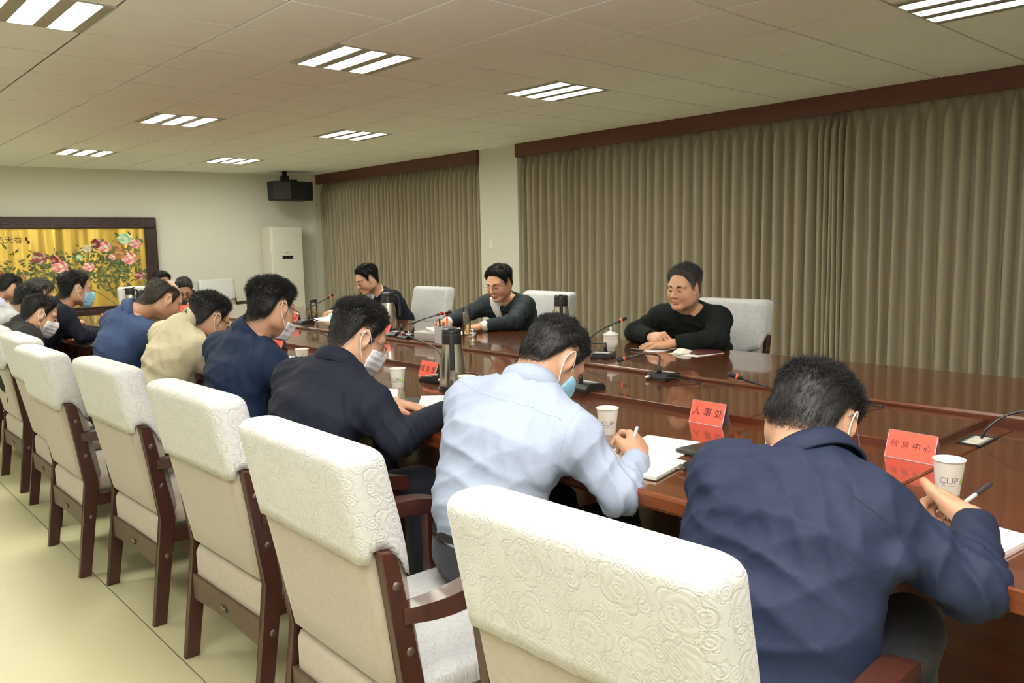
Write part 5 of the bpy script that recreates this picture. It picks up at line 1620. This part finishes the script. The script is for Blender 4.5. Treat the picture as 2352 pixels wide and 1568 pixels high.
def microphone(x, y, z, rz, neck, label, lit=True):
    """base on the table, gooseneck through world points, capsule at the last one"""
    t = thing('microphone', label, 'microphone', (x, y, z), rz, 'gooseneck conference microphones')
    bm = bmesh.new()
    prism(bm, [(-.062, 0), (.062, 0), (.064, .012), (.040, .034), (-.045, .026), (-.064, .010)], 'y', -.055, .055, .004, 2)
    b = obj_bm('base', bm, MT['black'], t)
    bm = bmesh.new(); M = Matrix.Translation((0, 0, .0305)) @ Matrix.Rotation(math.radians(-5), 4, 'Y')
    box(bm, -.035, -.008, -.038, .038, -.001, .0022, .001, 1, M); obj_bm('button_panel', bm, MT['greylight'], b)
    bm = bmesh.new(); lathe(bm, [(.009, 0), (.009, .014), (.006, .018), (.006, .030)], 14); bmesh.ops.rotate(bm, matrix=Matrix.Rotation(math.pi / 2, 3, 'Y'), verts=bm.verts); bmesh.ops.translate(bm, vec=(.060, -.03, .014), verts=bm.verts)
    obj_bm('plug', bm, MT['chrome'], b, smooth=True)
    R = Matrix.Rotation(-rz, 3, 'Z')
    W = [R @ (Vector(p) - Vector((x, y, z))) for p in neck]
    st = Vector((.036, 0, .030))
    bm = bmesh.new(); tube(bm, [st, st + Vector((0, 0, .02)), st + Vector((0, 0, .045))], [.011, .009, .0055], 12); obj_bm('neck_socket', bm, MT['black'], t, smooth=True)
    pts = curve_pts([st + Vector((0, 0, .04))] + W, 30)
    bm = bmesh.new(); tube(bm, pts, .0042, 8); obj_bm('gooseneck', bm, MT['darkmetal'], t, smooth=True)
    e = W[-1]; d = (W[-1] - W[-2]).normalized()
    q = d.to_track_quat('Z', 'X').to_matrix()
    def seg(nm, prof, m):
        bm = bmesh.new(); lathe(bm, prof, 18); bmesh.ops.transform(bm, matrix=Matrix.Translation(e) @ q.to_4x4(), verts=bm.verts)
        return obj_bm(nm, bm, m, t, smooth=True, auto=50)
    seg('capsule_collar', [(.0045, -.062), (.0085, -.055), (.0095, -.044), (.0095, -.040)], MT['black'])
    seg('light_ring', [(.0095, -.040), (.0108, -.039), (.0108, -.032), (.0095, -.031)], MT['ring' if lit else 'ringoff'])
    seg('capsule', [(.0095, -.031), (.0100, -.028), (.0100, -.006), (.0085, -.001), (.004, .001)], MT['blackmatte'])
    return t
microphone(-.02, -1.955, T_PANEL, d2(180), [(-.05, -1.93, .90), (-.12, -1.90, .93), (-.22, -1.85, .93)], 'black microphone on the centre panel hidden behind the blue mask', False)
microphone(-.25, -1.19, T_NEAR, d2(-90), [(-.245, -1.235, .862), (-.22, -1.165, .908), (-.205, -1.0, .940), (-.20, -.82, .968)], 'black microphone with orange ring leaning left out from behind the large flask', False)
microphone(-.06, -.16, T_PANEL, d2(120), [(-.08, -.10, .845), (-.15, .02, .889), (-.20, .38, .960)], 'black microphone whose neck crosses in front of the navy shirt glasses', False)
microphone(.395, -2.905, T_PANEL, d2(180), [(.335, -2.80, .822), (.26, -2.63, .838), (.155, -2.535, .888)], 'black microphone reaching left past the hair of the navy jacket', False)
microphone(.410, -2.035, T_PANEL, d2(180), [(.395, -2.02, .885), (.375, -1.96, .893), (.345, -1.905, .878), (.300, -1.850, .860)], 'black microphone on the centre panel with its neck bent level to the left', False)
microphone(.655, -1.455, T_FAR, d2(25), [(.72, -1.29, .868), (.85, -1.26, .916), (1.0, -1.322, .977)], 'black microphone with lit red ring reaching up beside the porcelain cup')
microphone(.585, .36, T_FAR, d2(0), [(.64, .372, .858), (.70, .374, .870), (.85, .378, .898), (1.0, .380, .925)], 'black microphone with lit ring, left one of the pair beside the tissue box')
microphone(.535, .15, T_FAR, d2(0), [(.585, .182, .880), (.66, .20, .905), (.80, .235, .922), (.95, .272, .934)], 'black microphone with lit ring, right one of the pair beside the tissue box')
microphone(.625, 1.74, T_FAR, d2(0), [(.665, 1.80, .895), (.74, 1.815, .930), (.95, 1.842, 1.010)], 'black microphone with lit ring in front of the tea flask')
microphone(1.05, 4.55, T_FAR, d2(60), [(1.10, 4.62, .90), (1.06, 4.70, .92), (1.00, 4.80, .88)], 'black microphone at the far end of the table', False)
microphone(.02, 4.35, T_NEAR, d2(90), [(.02, 4.55, .87), (.0, 5.0, .97), (-.02, 5.4, 1.03)], 'black microphone with a long straight neck in front of the gold painting', False)

# papers, notebooks, folders
def at(o, x, y, z, rz=0.0): o.location = (x, y, z); o.rotation_euler = (0, 0, rz); return o
PRN = paper_mat('printed_paper', -.08, .08, -.115, .10, 22)
HAND = paper_mat('handwritten_paper', -.085, .06, -.02, .09, 8, (.86, .85, .78), (.30, .30, .38))
def paper(x, y, z, rz, label, w=.21, l=.297, m=None, curl=0.0, cat='paper', name='paper_sheet'):
    n = 14; V = []; 
    for i in range(n + 1):
        for j in range(n + 1):
            u, v = (i / n - .5) * w, (j / n - .5) * l
            V.append((u, v, curl * ((max(0, i / n - .55) / .45) ** 2 + .6 * (max(0, j / n - .6) / .4) ** 2)))
    F = np.array([(i * (n + 1) + j, (i + 1) * (n + 1) + j, (i + 1) * (n + 1) + j + 1, i * (n + 1) + j + 1) for i in range(n) for j in range(n)])
    o = obj_np(name, V, [F], m or PRN)
    md = o.modifiers.new('thickness', 'SOLIDIFY'); md.thickness = .0008; md.offset = 1
    tag(o, label, cat); return at(o, x, y, z, rz)
def notebook(x, y, z, rz, label, w=.145, l=.205, cover=MT['mauve'], page=MT['cream'], thick=.009, open_=True, left_page=None):
    t = thing('notebook', label, 'notebook', (x, y, z), rz)
    bm = bmesh.new()
    if open_:
        box(bm, -w - .005, w + .005, -l / 2 - .004, l / 2 + .004, 0, .0025, .001, 1); obj_bm('cover', bm, cover, t)
        for s in (1, -1):
            n = 12; V = []; top = []
            for i in range(n + 1):
                u = i / n
                top.append((s * u * w, .003 + thick * (math.sin(min(1, u * 3) * math.pi / 2) * (1 - .25 * u))))
            P = [(a, b) for a, b in top] + [(s * w, .0026), (0, .0026)]
            bm = bmesh.new(); prism(bm, P if s > 0 else P[::-1], 'y', -l / 2, l / 2)
            obj_bm('page_block', bm, (left_page if s < 0 and left_page else page), t, smooth=True, auto=35)
    else:
        box(bm, -w / 2, w / 2, -l / 2, l / 2, 0, thick, .002, 2); obj_bm('cover', bm, cover, t)
        bm = bmesh.new(); box(bm, -w / 2 + .003, w / 2 + .0005, -l / 2 + .003, l / 2 - .003, .002, thick - .002); obj_bm('page_block', bm, page, t)
    return t
def pen(a, b, label, col, cap):
    a, b = Vector(a), Vector(b); d = b - a; L = d.length
    t = thing('pen', label, 'pen', a)
    q = d.to_track_quat('Z', 'X').to_matrix().to_4x4()
    def seg(nm, prof, m):
        bm = bmesh.new(); lathe(bm, prof, 14); bmesh.ops.transform(bm, matrix=q, verts=bm.verts); return obj_bm(nm, bm, m, t, smooth=True, auto=50)
    seg('tip', [(.0006, 0), (.0022, .010), (.0040, .016)], MT['chrome'])
    seg('grip', [(.0042, .016), (.0052, .020), (.0052, .050), (.0046, .052)], cap)
    seg('barrel', [(.0046, .052), (.0048, L - .045), (.0048, L - .045)], col)
    c = seg('cap', [(.0052, L - .046), (.0054, L - .044), (.0054, L - .006), (.0042, L)], cap)
    return t
notebook(-.735, -3.655, T_NEAR, d2(-96), 'open notebook with handwriting under the hand of the navy jacket', .135, .21, MT['mauve'], MT['paper'], .011, True, HAND)
pen((-.722, -3.643, .789), (-.602, -3.701, .856), 'black and clear pen in the hand of the navy jacket', MT['greylight'], MT['black'])
paper(-.72, -3.40, T_NEAR, d2(8), 'corner of a white sheet beside the open notebook, past the navy sleeve', .17, .28, MT['paper'])
notebook(-.770, -2.815, T_NEAR, d2(-78), 'open cream notepad under the writing hand of the light blue shirt', .13, .20, MT['blackleather'], MT['cream'], .010)
pen((-.775, -2.81, .789), (-.700, -2.785, .858), 'clear pen held upright by the light blue shirt', MT['acrylic'], MT['greylight'])
paper(-.556, -2.745, T_NEAR, d2(-79), 'printed sheet between the notepad and the black folder', .21, .29)
t = thing('folder', 'black leather folder at the elbow of the navy jacket', 'folder', (-.485, -2.965, T_NEAR), d2(-7))
bm = bmesh.new(); box(bm, -.09, .09, -.14, .14, 0, .014, .005, 3); obj_bm('cover', bm, MT['blackleather'], t, smooth=True, auto=40)
bm = bmesh.new(); box(bm, -.086, .0905, -.136, .136, .005, .009); obj_bm('page_block', bm, MT['paper'], t)
t = thing('clip', 'black clip on the edge of the cream notepad', 'clip', (-.70, -2.955, T_NEAR + .0085), d2(26))
bm = bmesh.new(); box(bm, -.030, .030, -.007, .007, 0, .008, .002, 2); obj_bm('jaw', bm, MT['black'], t)
bm = bmesh.new(); tube(bm, curve_pts([(-.026, .007, .004), (-.02, .017, .002), (.02, .017, .002), (.026, .007, .004)], 10), .0012, 6); obj_bm('lever', bm, MT['chrome'], t)
paper(-.600, -1.700, T_NEAR + .005, d2(-42), 'curling printed paper under the hand of the dark suit', .20, .28, None, .02)
t = thing('folder', 'thin glossy black folder behind the flat hand of the dark suit', 'folder', (-.675, -1.565, T_NEAR), d2(-42))
bm = bmesh.new(); box(bm, -.10, .10, -.13, .13, 0, .0045, .002, 2); obj_bm('cover', bm, MT['black'], t, smooth=True, auto=40)
bm = bmesh.new(); box(bm, -.097, .1003, -.127, .127, .0015, .003); obj_bm('page_block', bm, MT['greybox'], t)
pen((-.62, -1.775, .770), (-.575, -1.735, .868), 'black ball pen standing up from the paper beside the pale shirt', MT['black'], MT['darkmetal'])
notebook(-.665, -1.300, T_NEAR, d2(-35), 'closed mauve folder with white sheet, between the dark suit and the first cup', .22, .29, MT['mauve'], MT['paper'], .006, False)
paper(-.665, -1.305, T_NEAR + .0062, d2(-35), 'white sheet on the mauve folder by the dark suit', .20, .27, MT['paper'])
paper(-.60, -.60, T_NEAR, d2(-30), 'white sheet in front of the navy shirt chest', .21, .29, MT['paper'])
paper(-.80, -.98, T_NEAR, d2(-20), 'white sheet showing under the navy shirt elbow', .15, .25, MT['paper'])
paper(-.42, .05, T_NEAR, d2(-60), 'pale sheet behind the paper cup of the navy shirt', .21, .29, MT['paper'], .012)
paper(1.100, -1.455, T_FAR, d2(2), 'printed document in front of the folded hands', .215, .175, PRN)
pen((.985, -1.47, T_FAR + .006), (.985, -1.36, T_FAR + .006), 'dark pen along the edge of the document before the folded hands', MT['black'], MT['black'])
paper(1.100, -1.725, T_FAR, d2(-6), 'white sheet lying under the dark red notebook', .22, .20, MT['paper'])
t = thing('notebook', 'dark red notebook with folded-back cream pages, right of the folded hands', 'notebook', (1.125, -1.735, T_FAR + .002), d2(-18))
bm = bmesh.new(); box(bm, -.075, .095, -.075, .065, 0, .010, .004, 2); obj_bm('cover', bm, MT['leather'], t, smooth=True, auto=40)
pg = []
bm = bmesh.new(); prism(bm, [(-.135, .002), (-.075, .001), (-.060, .010), (-.075, .022), (-.10, .024), (-.14, .005)], 'y', -.01, .065, .002, 2); obj_bm('folded_pages', bm, MT['cream'], t, smooth=True, auto=45)
notebook(1.05, .43, T_FAR, d2(80), 'open notebook under the hand of the man in the open grey jacket', .10, .15, MT['leather'], MT['cream'], .010)
paper(.96, .16, T_FAR, d2(10), 'white sheet under the glass tumbler hand of the grey jacket', .17, .21, MT['paper'])
paper(.93, 1.83, T_FAR, d2(10), 'white papers stacked in front of the dark blue jacket', .20, .27, MT['paper'], .03)
paper(1.02, 1.95, T_FAR + .002, d2(-25), 'second white paper with a raised corner by the tea flask', .15, .21, MT['paper'], .075)
t = thing('folded_mask', 'folded pale blue face mask on the papers by the tea flask', 'mask', (1.0, 1.93, T_FAR + .03), d2(20))
bm = bmesh.new(); box(bm, -.05, .05, -.03, .03, 0, .012, .005, 2); obj_bm('pleated_cloth', bm, MT['maskblue'], t, smooth=True)
bm = bmesh.new(); tube(bm, curve_pts([(-.05, .02, .006), (-.08, 0, .004), (-.05, -.02, .006)], 8), .0015, 6); obj_bm('ear_loop', bm, MT['strap'], t)

# porcelain cup with lid
t = thing('lidded_cup', 'white porcelain cup with knobbed lid in front of the dark sweater', 'cup', (.894, -1.298, T_FAR))
bm = bmesh.new(); lathe(bm, [(.001, .004), (.021, .004), (.022, 0), (.024, .0005), (.0245, .010), (.032, .017), (.0395, .032), (.0415, .050), (.0415, .086), (.0422, .088), (.0395, .088), (.039, .05), (.030, .022), (.001, .016)], 36, cap=False); obj_bm('body', bm, MT['porcelain'], t, smooth=True, auto=60)
bm = bmesh.new(); lathe(bm, [(.0445, .0885), (.0452, .0905), (.040, .097), (.026, .105), (.010, .109), (.0055, .112), (.0065, .120), (.0078, .127), (.0055, .134), (.001, .136)], 36); obj_bm('lid', bm, MT['porcelain'], t, smooth=True)
bm = bmesh.new(); lathe(bm, [(.0418, .0700), (.0421, .0703), (.0421, .0712), (.0418, .0715)], 36, cap=False); obj_bm('gilt_line', bm, MT['greyprint'], t)

def tumbler(x, y, z, label, cap, hgt=.185, r=.030):
    t = thing('glass_flask', label, 'glass', (x, y, z))
    bm = bmesh.new(); lathe(bm, [(.001, 0), (r - .003, 0), (r, .004), (r, hgt * .82), (r - .006, hgt * .88), (r - .006, hgt), (r - .008, hgt), (r - .008, hgt * .88), (r - .003, hgt * .80), (r - .003, .012), (.001, .010)], 28, cap=False); obj_bm('glass_wall', bm, MT['glass'], t, smooth=True, auto=60)
    bm = bmesh.new(); lathe(bm, [(.001, .0125), (r - .0036, .0125), (r - .0036, hgt * .70), (.001, hgt * .70)], 24); obj_bm('tea', bm, MT['tea'], t, smooth=True, auto=60)
    bm = bmesh.new()
    rr = random.Random(3)
    for k in range(26):
        a = rr.uniform(0, 6.3); q = rr.uniform(0, r - .008); zz = .014 + rr.uniform(0, .016)
        v = [Vector((q * math.cos(a), q * math.sin(a), zz)) + Vector((rr.uniform(-.006, .006), rr.uniform(-.006, .006), rr.uniform(-.001, .004))) for _ in range(3)]
        bm.faces.new([bm.verts.new(p) for p in v])
    tag(obj_bm('tea_leaves', bm, MT['tealeaf'], t), kind='stuff')
    if cap:
        bm = bmesh.new(); lathe(bm, [(r - .004, hgt * .90), (r, hgt * .905), (r, hgt * 1.07), (r - .003, hgt * 1.09), (.001, hgt * 1.09)], 28); obj_bm('cap', bm, MT['black'], t, smooth=True, auto=40)
        bm = bmesh.new(); lathe(bm, [(r + .0006, 0), (r + .001, .001), (r + .001, .008), (r + .0004, .010)], 28, cap=False); obj_bm('foot_ring', bm, MT['black'], t, smooth=True)
    return t
tumbler(.865, -.05, T_FAR, 'open glass tumbler of pale tea beside its steel lid, before the grey jacket', False, .185, .0285)
tumbler(.928, 2.147, T_FAR, 'capped glass tea flask on the far ring near the air conditioner', True, .150, .030)
t = thing('flask_lid', 'steel screw lid standing beside the open glass tumbler', 'lid', (.855, -.125, T_FAR))
bm = bmesh.new(); lathe(bm, [(.026, 0), (.0275, .002), (.0275, .026), (.026, .029), (.018, .030)], 28); obj_bm('skirt', bm, MT['chrome'], t, smooth=True, auto=40)
bm = bmesh.new(); lathe(bm, [(.0180, .0302), (.0185, .031), (.0185, .052), (.017, .054)], 28); obj_bm('top', bm, MT['steel'], t, smooth=True, auto=40)
for k, (x, y) in enumerate(((1.00, 2.28), (1.06, 2.38))):
    t = thing('shot_glass', 'small clear glass %s the capped tea flask' % ('just right of' if k == 0 else 'behind and right of'), 'glass', (x, y, T_FAR), 0, 'small clear glasses')
    bm = bmesh.new(); lathe(bm, [(.001, 0), (.020, 0), (.024, .045), (.0225, .045), (.0185, .004), (.001, .004)], 20, cap=False); obj_bm('glass_wall', bm, MT['glass'], t, smooth=True, auto=60)

# tissue box and pen holder
t = thing('tissue_box', 'grey tissue box on the far ring beside the lit microphones', 'tissue box', (.545, -.085, T_FAR), d2(4))
bm = bmesh.new(); box(bm, -.062, .062, -.105, .105, 0, .062, .010, 3); obj_bm('case', bm, MT['greybox'], t, smooth=True, auto=40)
bm = bmesh.new()
for a in range(5):
    p = Vector((.005 * a - .01, .018 * (a - 2), .060)); v = [p + Vector((-.015, -.02, 0)), p + Vector((.015, -.018, 0)), p + Vector((.012, .02, .022)), p + Vector((-.012, .016, .026))]
    bm.faces.new([bm.verts.new(q) for q in v])
obj_bm('tissue', bm, MT['paper'], t)
t = thing('pen_holder', 'light grey square pen holder just left of the large flask lid', 'pen holder', (.53, -.235, T_FAR), d2(4))
bm = bmesh.new()
for a, b, c, d in ((-.04, .04, -.04, -.036), (-.04, .04, .036, .04), (-.04, -.036, -.036, .036), (.036, .04, -.036, .036)): box(bm, a, b, c, d, 0, .105)
box(bm, -.036, .036, -.036, .036, 0, .004); obj_bm('cup', bm, MT['greylight'], t)
pen((.52, -.225, T_FAR + .006), (.515, -.215, T_FAR + .150), 'black pen standing in the pen holder, its front one', MT['black'], MT['black'])
pen((.54, -.245, T_FAR + .006), (.55, -.250, T_FAR + .165), 'red pencil standing in the pen holder', MT['red'], MT['red'])
pen((.535, -.220, T_FAR + .006), (.50, -.180, T_FAR + .138), 'silver-tipped pen leaning left in the pen holder', MT['black'], MT['chrome'])

# socket box let into the table and its cable
t = thing('table_socket', 'black-framed flip-up socket let into the table right of the red name card', 'socket', (.200, -3.411, T_NEAR))
bm = bmesh.new()
for a, b, c, d in ((-.075, .075, -.036, -.029), (-.075, .075, .029, .036), (-.075, -.066, -.029, .029), (.066, .075, -.029, .029)): box(bm, a, b, c, d, 0, .004)
obj_bm('frame', bm, MT['black'], t)
bm = bmesh.new(); box(bm, -.066, .066, -.029, .029, .0002, .0012); obj_bm('well', bm, MT['greybox'], t)
for k in range(2):
    bm = bmesh.new(); box(bm, -.058 + k * .060, -.004 + k * .060, -.020, .020, .0012, .0035, .001, 1); so = obj_bm('outlet', bm, MT['socket'], t)
    for sx in (-.012, .012):
        bm = bmesh.new(); box(bm, -.031 + k * .06 + sx - .002, -.031 + k * .06 + sx + .002, -.006, .006, .0035, .0037); obj_bm('slot', bm, MT['blackmatte'], so)
bm = bmesh.new(); tube(bm, curve_pts([(.225, -3.415, .765), (.235, -3.43, .80), (.27, -3.48, .845), (.31, -3.58, .865), (.33, -3.75, .84), (.32, -3.95, .775), (.30, -4.2, .767)], 36), .0042, 8)
tag(obj_bm('cable', bm, MT['black'], None, smooth=True), 'black cable rising out of the table socket and off to the right', 'cable')
for lb, pts in (('black cable from the level-necked microphone into the panel slot', [(.345, -2.068, .796), (.36, -2.12, .800), (.385, -2.19, .792), (.408, -2.24, .786)]),
                ('black cable behind the navy jacket hair running into the panel slot', [(.335, -2.93, .796), (.36, -2.98, .798), (.395, -3.0, .792), (.408, -3.03, .786)]),
                ('thin black cable looping over the panel beside the dark suit glasses', [(.60, .40, .803), (.47, .30, .808), (.33, .22, .788), (.22, .02, .786), (.19, -.06, .786)])):
    bm = bmesh.new(); tube(bm, curve_pts(pts, 20), .0032, 8); tag(obj_bm('cable', bm, MT['black'], None, smooth=True), lb, 'cable')

# ------------------------------------------------------------------ far end: painting, air conditioner, loudspeaker, switch
ang = math.atan(-.142)
px0, px1 = -2.2, 1.652
pcx = (px0 + px1) / 2
t = thing('painting', 'wide gold peony painting in a dark carved frame on the far wall', 'painting', (pcx, wy(pcx) - .02, 0), ang)
hw = (px1 - px0) / 2 / math.cos(ang)
def fr(nm, a, b, z0, z1, d0=-.07, d1=.0):
    bm = bmesh.new(); box(bm, a, b, d0, d1, z0, z1, .012, 2)
    o = obj_bm(nm, bm, MT['frame'], t)
    bm = bmesh.new()
    if b - a > z1 - z0:
        zc = (z0 + z1) / 2
        for q in (z0 + .018, z1 - .018): box(bm, a + .02, b - .02, d0 - .008, d0 + .002, q - .008, q + .008, .003, 1)
        for k in range(int((b - a) / .16)):
            x = a + .1 + k * .16
            if x < b - .05: box(bm, x - .05, x + .05, d0 - .006, d0 + .002, zc - .022, zc + .022, .006, 2)
    else:
        xc = (a + b) / 2
        for q in (a + .018, b - .018): box(bm, q - .008, q + .008, d0 - .008, d0 + .002, z0 + .02, z1 - .02, .003, 1)
        for k in range(int((z1 - z0) / .16)):
            z = z0 + .1 + k * .16
            if z < z1 - .05: box(bm, xc - .022, xc + .022, d0 - .006, d0 + .002, z - .05, z + .05, .006, 2)
    tag(obj_bm('carving', bm, MT['frame'], o), kind='stuff')
fr('frame_rail', -hw, hw, 1.745, 1.905); fr('frame_rail', -hw, hw, .50, .66)
fr('frame_rail', -hw, hw, .06, .16)
fr('frame_stile', hw - .17, hw, .06, 1.745); fr('frame_stile', -hw, -hw + .17, .06, 1.745)
bm = bmesh.new(); box(bm, -hw + .165, hw - .165, -.022, -.012, .655, 1.75); obj_bm('gold_panel', bm, MT['gold'], t)
bm = bmesh.new(); box(bm, -hw + .165, hw - .165, -.022, -.012, .155, .505); obj_bm('lower_panel', bm, MT['gold'], t)
# peonies, leaves and stems as flat print: local x measured from the frame's right inner edge
PV, PF, PC = [], [], []
def blob(pts, col, d):
    o = len(PV); cx = sum(p[0] for p in pts) / len(pts); cz = sum(p[1] for p in pts) / len(pts)
    PV.append((cx, -.0225 - d, cz)); PC.append(tuple(min(1, c * 1.12) for c in col))
    for p in pts: PV.append((p[0], -.0225 - d, p[1])); PC.append(col)
    n = len(pts)
    for k in range(n): PF.append((o, o + 1 + k, o + 1 + (k + 1) % n))
pr = random.Random(5)
def leaf(x, z, a, L, col):
    c, s = math.cos(a), math.sin(a); pts = []
    for u, v in ((0, 0), (.35, .20), (.7, .14), (1, 0), (.7, -.16), (.35, -.18)): pts.append((x + L * (u * c - v * s), z + L * (u * s + v * c)))
    blob(pts, col, .0002 + pr.uniform(0, .0004))
def peony(x, z, r, cols):
    for ring, (rr, n) in enumerate(((1.0, 9), (.78, 8), (.55, 7), (.32, 5))):
        for k in range(n):
            a = 2 * math.pi * (k + pr.uniform(-.2, .2)) / n + ring * .5; c = cols[(k + ring) % len(cols)]; c = tuple(max(0, min(1, q * pr.uniform(.75, 1.15))) for q in c)
            px, pz = x + r * rr * .55 * math.cos(a), z + r * rr * .48 * math.sin(a); w = r * .42 * (1.0 - .1 * ring)
            blob([(px + w * (1 + .16 * math.sin(5 * q + k)) * math.cos(q), pz + w * .8 * (1 + .16 * math.sin(4 * q + k)) * math.sin(q)) for q in np.linspace(0, 2 * math.pi, 11)[:-1]], c, .001 + ring * .0006 + k * .00004)
pink = [(.72, .26, .24), (.85, .50, .46), (.62, .14, .16), (.88, .62, .55)]
dark = [(.16, .01, .02), (.24, .02, .03), (.55, .35, .25)]
plum = [(.20, .04, .06), (.55, .40, .28), (.30, .06, .09)]
mint = [(.45, .70, .45), (.62, .80, .55), (.30, .55, .36)]
rust = [(.42, .20, .06), (.52, .28, .10), (.30, .11, .05)]
pale_ = [(.70, .62, .36), (.55, .50, .30), (.62, .62, .42)]
grn = [(.05, .09, .03), (.10, .13, .04), (.14, .16, .05), (.06, .07, .03)]
kx, kz = hw - .17, 1.745
def at_(px, py): return kx - (330 - px) * .00549 , kz - (py - 526) * .00604
flowers = [(283, 550, 17, mint), (308, 562, 15, pink), (218, 560, 15, dark), (234, 568, 17, pink), (193, 572, 12, pale_), (268, 568, 14, rust), (272, 585, 16, rust), (291, 596, 19, pink), (252, 592, 10, pink),
           (86, 592, 17, plum), (122, 596, 14, dark), (129, 612, 19, pink), (175, 591, 8, mint), (194, 614, 14, pink), (45, 634, 10, rust), (25, 650, 19, pale_), (-2, 628, 16, rust), (313, 638, 14, plum), (-60, 600, 22, pink), (-110, 640, 20, plum), (-160, 590, 22, rust), (-220, 620, 20, pink)]
for fx, fy, rr, cl in flowers:
    x, z = at_(fx, fy)
    for k in range(16): leaf(x + pr.uniform(-.10, .10), z + pr.uniform(-.13, .06), pr.uniform(0, 6.3), pr.uniform(.05, .10), pr.choice(grn))
for k in range(620):
    fx = pr.choice([pr.gauss(250, 38), pr.gauss(255, 30), pr.gauss(110, 34), pr.gauss(200, 30), pr.gauss(30, 36), pr.uniform(-240, 320)]); fy = pr.gauss(625, 24)
    if fx < 326 and fy < 684 and fy > 560:
        x, z = at_(fx, fy); leaf(x, z, pr.uniform(0, 6.3), pr.uniform(.035, .095), pr.choice(grn))
for k in range(26):
    fx = pr.uniform(-200, 320); x, z = at_(fx, 690); x2, z2 = at_(fx + pr.uniform(-30, 30), pr.uniform(600, 640))
    mx_, mz = (x + x2) / 2 + pr.uniform(-.06, .06), (z + z2) / 2
    w = .006; blob([(x - w, z), (mx_ - w, mz), (x2, z2), (mx_ + w, mz), (x + w, z)], (.16, .12, .04), .00015)
for fx, fy, rr, cl in flowers:
    x, z = at_(fx, fy); peony(x, z, rr * .0058, cl)
obj_np('peony_print', np.array(PV), [np.array(PF)], MT['print_'], t, smooth=False, tint=np.array(PC))
V, T = text_mesh('国色天香', .105)
x, z = at_(10, 551)
wx = V[:, 0].max() - V[:, 0].min()
x = at_(16, 551)[0]
obj_np('calligraphy', np.stack([x + V[:, 0], np.full(len(V), -.0235), z + V[:, 1]], 1), [T], MT['ink'], t, smooth=False)
for q, (fx, fy) in enumerate(((62, 548), (66, 555))):
    x, z = at_(fx, fy); bm = bmesh.new(); box(bm, x - .016, x + .016, -.0245, -.0225, z - .022, z + .022); obj_bm('seal_mark', bm, MT['leather'], t)

t = thing('air_conditioner', 'tall off-white standing air conditioner in the far corner', 'air conditioner', (3.42, 7.52, 0), 0)
bm = bmesh.new(); box(bm, -.27, .27, 0, .30, 0, 1.76, .012, 2); obj_bm('cabinet', bm, MT['acgrey'], t)
bm = bmesh.new(); box(bm, -.262, .258, -.018, .0, .04, 1.745, .006, 2); f_ = obj_bm('front_panel', bm, MT['acwhite'], t)
for k in range(4):
    bm = bmesh.new(); z = 1.36 + k * .085; box(bm, -.235, .232, -.022, -.017, z, z + .078, .003, 1); obj_bm('louvre_blade', bm, MT['acwhite'], f_)
bm = bmesh.new(); box(bm, -.09, .09, -.021, -.017, 1.255, 1.305, .002, 1); obj_bm('display', bm, MT['black'], f_)
bm = bmesh.new(); box(bm, -.03, .03, -.0195, -.0175, 1.345, 1.353); obj_bm('maker_plate', bm, MT['greybox'], f_)
bm = bmesh.new(); box(bm, -.235, .232, -.021, -.017, .08, .50, .003, 1); obj_bm('intake_grille', bm, MT['acgrey'], f_)

t = thing('loudspeaker', 'black loudspeaker hung under the ceiling in the far corner', 'speaker', (3.42, 7.30, 2.28), 0)
bm = bmesh.new(); prism(bm, [(-.31, -.06), (-.10, -.20), (.30, -.14), (.30, .22), (-.24, .22), (-.33, .10)], 'z', -.14, .14, .014, 2); obj_bm('case', bm, MT['speaker'], t)
bm = bmesh.new(); prism(bm, [(-.315, -.064), (-.106, -.206), (-.098, -.199), (-.305, -.058)], 'z', -.125, .125, .003, 1); obj_bm('grille', bm, MT['speakergrey'], t)
bm = bmesh.new(); box(bm, -.14, -.03, -.03, .05, .14, .22, .004, 1); box(bm, -.115, -.055, -.01, .03, .21, CEIL - 2.28, .003, 1); box(bm, .02, .12, 0, .05, .14, .18, .004, 1); obj_bm('bracket', bm, MT['speaker'], t)
bm = bmesh.new(); lathe(bm, [(.012, .139), (.013, .160), (.006, .168)], 10, (-.0, .02, 0)); obj_bm('clamp_knob', bm, MT['speakergrey'], t)

t = thing('light_switch', 'small white wall switch on the column', 'switch', (4.09, 3.41, 1.418), 0)
bm = bmesh.new(); box(bm, -.010, 0, -.043, .043, -.06, .06, .003, 2); obj_bm('plate', bm, MT['white'], t)
bm = bmesh.new(); box(bm, -.013, -.010, -.028, .028, -.045, .045, .002, 1); obj_bm('rocker', bm, MT['white'], t)
